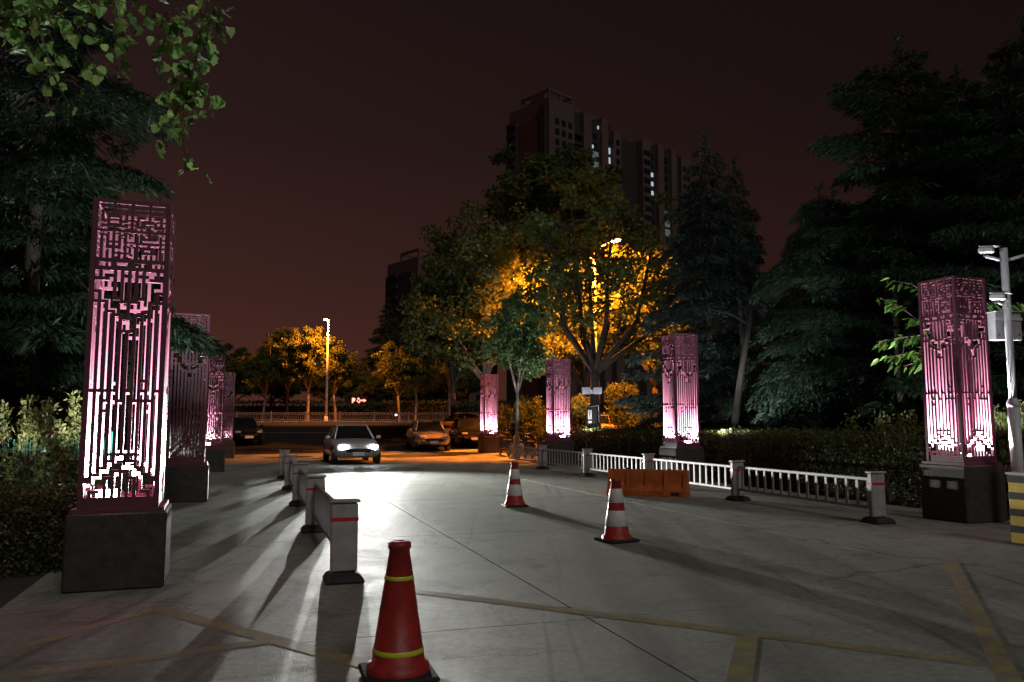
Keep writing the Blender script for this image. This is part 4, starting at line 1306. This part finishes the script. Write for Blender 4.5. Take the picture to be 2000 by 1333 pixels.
def car(label, loc, rz, paint, lights=None, group='cars parked near the street', name='car', spot=0):
    t = thing(name, label, 'car', loc, rz, group)
    key = 'body'
    car_body().build('body', paint, t, True)
    # greenhouse
    bx = [(-1.62, .72, .955), (.98, .74, .925), (.28, .56, 1.42), (-1.02, .56, 1.42)]
    def P(i, s): return (bx[i][0], s * bx[i][1], bx[i][2])
    def panel(name, pts, m):
        b = MB(); c = sum((Vector(p) for p in pts), Vector()) / len(pts)
        nrm = (Vector(pts[1]) - Vector(pts[0])).cross(Vector(pts[2]) - Vector(pts[0])).normalized()
        if nrm.dot(c - Vector((-.3, 0, 1.1))) < 0: nrm = -nrm
        a = [Vector(p) for p in pts]; bk = [p - nrm * .03 for p in a]
        k = len(a); i = len(b.v); b.v += [tuple(p) for p in a + bk]
        b.f.append(tuple(range(k))); b.f.append(tuple(reversed(range(k, 2 * k))))
        for q in range(k): b.f.append((q, (q + 1) % k, k + (q + 1) % k, k + q))
        return b.build(name, m, t)
    sh = lambda pts, f: [tuple(sum((Vector(q) for q in pts), Vector()) / len(pts) * (1 - f) + Vector(p) * f) for p in pts]
    panel('windscreen', sh([P(1, -1), P(1, 1), P(2, 1), P(2, -1)], .95), M['glass'])
    panel('rear_window', sh([P(0, -1), P(0, 1), P(3, 1), P(3, -1)], .93), M['glass'])
    for s in (-1, 1):
        lerp = lambda a, c, f: tuple(Vector(a).lerp(Vector(c), f))
        A, Bq, Cq, Dq = P(0, s), P(1, s), P(2, s), P(3, s)
        m0 = lerp(A, Bq, .52); m1 = lerp(Dq, Cq, .52)
        panel('side_window', sh([A, m0, m1, Dq], .93), M['glass']); panel('side_window', sh([m0, Bq, Cq, m1], .93), M['glass'])
        b = MB(); b.tube([A, Dq, Cq, Bq], .035, 6); b.tube([m0, m1], .03, 6); b.build('pillar', paint, t, True)
        b = MB(); b.box((.72, s * .97, .99), (.13, .17, .12), bev=.03); b.build('mirror', paint, t)
        for xx in (-.25, .55): 
            b = MB(); b.box((xx - .3, s * .893, .80), (.18, .03, .025)); b.build('door_handle', M['chrome'], t)
    b = MB(); rr = []
    for (x, w, z) in ((-1.08, .52, 1.40), (-.95, .56, 1.435), (-.4, .57, 1.462), (.15, .56, 1.445), (.32, .52, 1.41)):
        i = len(b.v); b.v += [(x, -w, z - .03), (x, -w * .6, z), (x, 0, z + .01), (x, w * .6, z), (x, w, z - .03)]; rr.append(i)
    for a, c in zip(rr[:-1], rr[1:]):
        for k in range(4): b.f.append((a + k, a + k + 1, c + k + 1, c + k))
    b.build('roof', paint, t, True)
    for sx in (-1.36, 1.38):
        for s in (-1, 1):
            b = MB(); b.tube([(sx, s * .70, .33), (sx, s * .885, .33)], .385, 20); b.build('dark_arch_disc', M['black'], t)  # black disc behind the wheel, shade of the arch opening painted in
            w = MB(); w.tube([(sx, s * .72, .315), (sx, s * .90, .315)], .315, 22); wo = w.build('wheel', M['tyre'], t)
            w = MB(); w.tube([(sx, s * .89, .315), (sx, s * .912, .315)], .2, 18); w.build('rim', M['rim'], wo)
    for s in (-1, 1):
        b = MB(); b.box((2.10, s * .56, .655), (.24, .30, .13), bev=.04); b.build('headlight', M['head_on'] if lights == 'head' else M['lamp_off'], t)
        b = MB(); b.box((-2.19, s * .60, .80), (.16, .30, .13), bev=.03); b.build('tail_light', M['tail_on'] if lights in ('tail',) else M['tail_off'], t)
        if lights == 'head':
            ld = bpy.data.lights.new('headlight_beam', 'SPOT'); ld.energy = spot; ld.color = (1.0, 1.0, .95); ld.spot_size = R(15); ld.spot_blend = 1.0; ld.shadow_soft_size = .06
            lo = bpy.data.objects.new('headlight_beam', ld); COL.objects.link(lo); lo.parent = t; lo.location = (2.34, s * .56, .655)
            lo.rotation_euler = (R(90 - 1.6), 0, R(-90))
            lo.scale = (5.0, 1, 1)
    b = MB(); b.box((2.235, 0, .50), (.05, .9, .14), bev=.02); b.build('grille', M['black'], t)
    b = MB(); b.box((2.268, 0, .40), (.02, .44, .13)); b.build('number_plate', M['white_film'], t)
    b = MB(); b.box((-2.255, 0, .58), (.02, .44, .13)); b.build('number_plate', M['white_film'], t)
    return t
P_silver = mat('silver_car_paint', (.42, .38, .38), .3, .5, coat=.6)
P_dark = mat('dark_car_paint', (.02, .021, .026), .25, .3, coat=.8)
P_tan = mat('tan_car_paint', (.32, .24, .16), .3, .3, coat=.6)
P_white = mat('white_car_paint', (.62, .62, .62), .3, .1, coat=.6)
P_yellow = mat('yellow_car_paint', (.62, .4, .1), .3, .1, coat=.6)
def on(x, y): return (x, y, zg(y) - (.012 if y > 38 else 0) + .002)
car('silver car parked facing the camera beside the far end of the drive', on(-4.35, 41.2), R(-75), P_silver)
car('black car parked right of the silver car', on(-2.35, 43.6), R(-78), P_dark)
car('tan car behind the farthest right pillar, its window catching orange light', on(-2.6, 49.0), R(4), P_tan)
car('dark car parked at far left beyond the last left pillar', on(-15.1, 44.6), R(-60), P_dark)
car('pale car under the big plane tree, half hidden by hedge', on(5.9, 47.0), R(3), P_yellow)
car('white car with lit headlights driving in down the drive', on(-6.35, 31.6), R(-71), P_white, 'head', None, 'car', 12000)
car('dark car with lit red tail lights on the street behind the grove', on(19.6, 50.5), R(172), P_dark, 'tail', 'cars on the street behind the grove')
car('second dark car with lit red tail lights on the street behind the grove', on(24.6, 51.5), R(168), P_dark, 'tail', 'cars on the street behind the grove')

# ------------------------------------------------------------------ parked electric scooters
def scooter(label, x, y, rz, paint):
    t = thing('electric_scooter', label, 'scooter', (x, y, zg(y)), rz, 'electric scooters parked between the far right pillars')
    for xx in (-.62, .62):
        b = MB()
        ring = [(xx + .21 * math.cos(a), 0, .235 + .21 * math.sin(a)) for a in [k * PI / 9 for k in range(19)]]
        b.tube(ring, .04, 7, cap=False); w = b.build('wheel', M['tyre'], t, True)
        b = MB(); b.tube([(xx, -.04, .235), (xx, .04, .235)], .13, 12); b.build('hub', M['rim'], w)
    b = MB(); b.box((-.38, 0, .50), (.62, .26, .30), bev=.07); b.box((.05, 0, .27), (.5, .24, .10), bev=.02); b.build('body', paint, t)
    b = MB(); b.box((.40, 0, .60), (.12, .30, .62), bev=.05); b.build('leg_shield', paint, t)
    b = MB(); b.box((-.36, 0, .70), (.64, .24, .10), bev=.04); b.build('seat', M['black_rubber'], t)
    b = MB(); b.tube([(.62, 0, .24), (.44, 0, .95), (.40, 0, 1.05)], .025, 8); b.build('fork', M['black'], t, True)
    b = MB(); b.tube([(.34, -.32, 1.06), (.42, 0, 1.04), (.34, .32, 1.06)], .016, 6); b.build('handlebar', M['black'], t, True)
    b = MB(); b.box((.50, 0, .90), (.08, .15, .12), bev=.03); b.build('headlamp', M['lamp_off'], t)
    for s in (-1, 1):
        b = MB(); b.tube([(.38, s * .24, 1.06), (.37, s * .27, 1.2)], .007, 5); b.box((.37, s * .28, 1.23), (.02, .11, .07)); b.build('mirror', M['black'], t)
for k, (x, y, rz, pc, lab) in enumerate(((-.35, 37.0, 1.9, (.05, .06, .16), 'dark blue scooter nearest the farthest right pillar'), (.25, 36.2, 1.7, (.35, .34, .33), 'pale grey scooter in the parked row'),
                                         (.75, 35.3, 1.8, (.03, .03, .035), 'black scooter in the parked row'), (1.25, 34.6, 1.6, (.14, .13, .30), 'violet blue scooter nearest the third right pillar'))):
    scooter(lab, x, y, rz, mat('scooter_paint', pc, .35))

# ------------------------------------------------------------------ towers
def window_part(t, me, loc, rz=0):
    o = bpy.data.objects.new('window', me); COL.objects.link(o); o.parent = t; o.location = loc; o.rotation_euler = (0, 0, rz); return o
def wmesh(w, h, m):
    b = MB(); b.box((0, 0, 0), (w, .3, h))
    me = bpy.data.meshes.new('window'); me.from_pydata(b.v, [], b.f); me.update(); me.materials.append(m); return me
W_D = wmesh(1.5, 1.6, M['tower_glass']); W_L = wmesh(1.25, 1.9, M['lit_window']); W_M = wmesh(2.6, 2.2, M['dim_window'])

def tower(label, loc, rz, H, plan, nfl):
    """plan: list of (x0, x1, setback, kind); front is -y, local x along the front"""
    t = thing('apartment_tower', label, 'building', loc, rz, 'distant apartment towers')
    for (x0, x1, sb, kind, top) in plan:
        m = {'w': 'tower_wall', 'd': 'tower_dark', 'r': 'tower_red', 'g': 'tower_dark'}[kind]
        b = MB(); b.box(((x0 + x1) / 2, 8.5 + sb / 2, (H + top) / 2), (x1 - x0 - .01, 17 - sb, H + top))
        b.build({'w': 'wall', 'd': 'balcony_strip', 'r': 'tiled_wall', 'g': 'stair_glazing'}[kind], M[m], t)
    return t
PLAN_A = [(0, 10.5, 0, 'w', 0), (10.5, 14.5, 1.6, 'd', -.6), (14.5, 18, 0, 'w', -.5), (18, 22.5, .8, 'g', -1.5), (22.5, 25.5, 0, 'w', -.5), (25.5, 28, 1.2, 'd', -.5), (28, 31.5, 0, 'w', -3),
          (31.5, 42, 2.6, 'd', -3.2), (42, 46, 0, 'w', -2.5), (46, 50, 1.4, 'd', -2.6), (50, 53, 0, 'w', -2), (53, 57, .8, 'g', -3), (57, 60, 0, 'w', -2), (60, 62.5, 1.2, 'd', -2.4), (62.5, 68, 0, 'w', -3.5)]
HA = 98.5
ta = tower('tall apartment tower block behind the plane trees, a few windows lit', (10.6, 220, 0), R(41.8), HA - 4, PLAN_A, 32)
fl = 3.05
for k in range(15):
    z = HA - 4 - 6.5 - k * fl
    for x in (3.2, 5.9, 8.6): window_part(ta, W_D, (x, -.05, z))
    for x in (29.8, ): window_part(ta, W_D, (x, -.05, z))
    for x in (43.2, 44.9): window_part(ta, W_D, (x, -.05, z))
    for x in (64.2, 66.4): window_part(ta, W_D, (x, -.05, z - 1))
    b = MB(); b.box((12.5, .9, z - 1.2), (3.9, 1.3, .9)); b.build('balcony', M['tower_dark'], ta)
    if k in (1, 2): window_part(ta, W_L, (26.8, 1.1, z))
    else: window_part(ta, W_D, (26.8, 1.1, z))
    if k in (2, 3, 4) : window_part(ta, W_L, (48.2, 1.3, z)).scale = (.9, 1, .7)
    else: window_part(ta, W_D, (48.2, 1.3, z))
    if k in (2, 3, 8, 9): window_part(ta, W_M, (20.2, .7, z))
    else: window_part(ta, W_D, (20.2, .7, z))
    if k in (6, 7, 8): window_part(ta, W_M, (55.0, .7, z))
    else: window_part(ta, W_D, (55.0, .7, z))
window_part(ta, W_L, (18.9, .6, HA - 4 - 6.5 - 1.2 * fl)).scale = (.6, 1, .5)
window_part(ta, W_L, (21.5, .6, HA - 4 - 3.6)).scale = (.35, 1, .5)
# left gable: red tiles between dark bays, balconies standing out at the corner
b = MB(); b.box((-.25, 8.5, (HA - 10) / 2), (.5, 8.5, HA - 10)); b.build('red_gable', M['tower_red'], ta)
b = MB(); b.box((-.6, 14.9, (HA - 8) / 2), (1.2, 4.1, HA - 8)); b.build('corner_bay', M['tower_dark'], ta)
b = MB(); b.box((-.35, 2.3, (HA - 6) / 2), (.7, 2.4, HA - 6)); b.build('dark_bay', M['tower_dark'], ta)
for k in range(16):
    b = MB(); b.box((-1.5, 14.9, HA - 9 - k * fl), (.7, 3.4, 1.0)); b.build('balcony', M['tower_dark'], ta)
def roof_frame(t, x0, x1, y0, y1, z, h):
    b = MB(); w = .5
    for x in (x0, (x0 + x1) / 2, x1):
        for y in (y0, y1): b.box((x, y, z + h / 2), (w, w, h))
    for y in (y0, y1): b.box(((x0 + x1) / 2, y, z + h + .4), (x1 - x0 + w, w, .8))
    for x in (x0, x1): b.box((x, (y0 + y1) / 2, z + h + .42), (w * .9, y1 - y0 - w * 1.02, .8))
    b.build('roof_frame', M['tower_wall'], t)
roof_frame(ta, .6, 9.8, .6, 12, HA - 4, 2.0)
b = MB(); b.box((5.5, 8, HA - 4 + 1.6), (5, 6, 3.2)); b.build('lift_house', M['tower_wall'], ta)
b = MB(); b.box((20, 8, HA - 4 + .9), (9, 7, 1.8)); b.build('lift_house', M['tower_wall'], ta)

PLAN_B = [(0, 8.5, 0, 'w', 0), (8.5, 11.5, 1.5, 'd', -.5), (11.5, 14.5, 0, 'w', 1.2), (14.5, 19, 1.0, 'd', .8), (19, 30, 0, 'w', 0)]
tb = tower('smaller dark apartment tower left of the plane trees', (-27.6, 230, 0), R(40), 50.0, PLAN_B, 16)
for k in range(13):
    z = 50.5 - 5.0 - k * 3.3
    for x in (3.4, 6.0): window_part(tb, W_D, (x, -.05, z))
    window_part(tb, W_D, (13.0, -.05, z)); window_part(tb, W_D, (22.5, -.05, z)); window_part(tb, W_D, (26, -.05, z))
    b = MB(); b.box((-1.1, 12.0, z), (.8, 5, 1.1)); b.build('balcony', M['tower_dark'], tb)
b = MB(); b.box((-.4, 9.5, 23), (.8, 14.5, 46)); b.build('dark_gable', M['tower_dark'], tb)
roof_frame(tb, .6, 8.0, .6, 10, 50.0, 1.8)
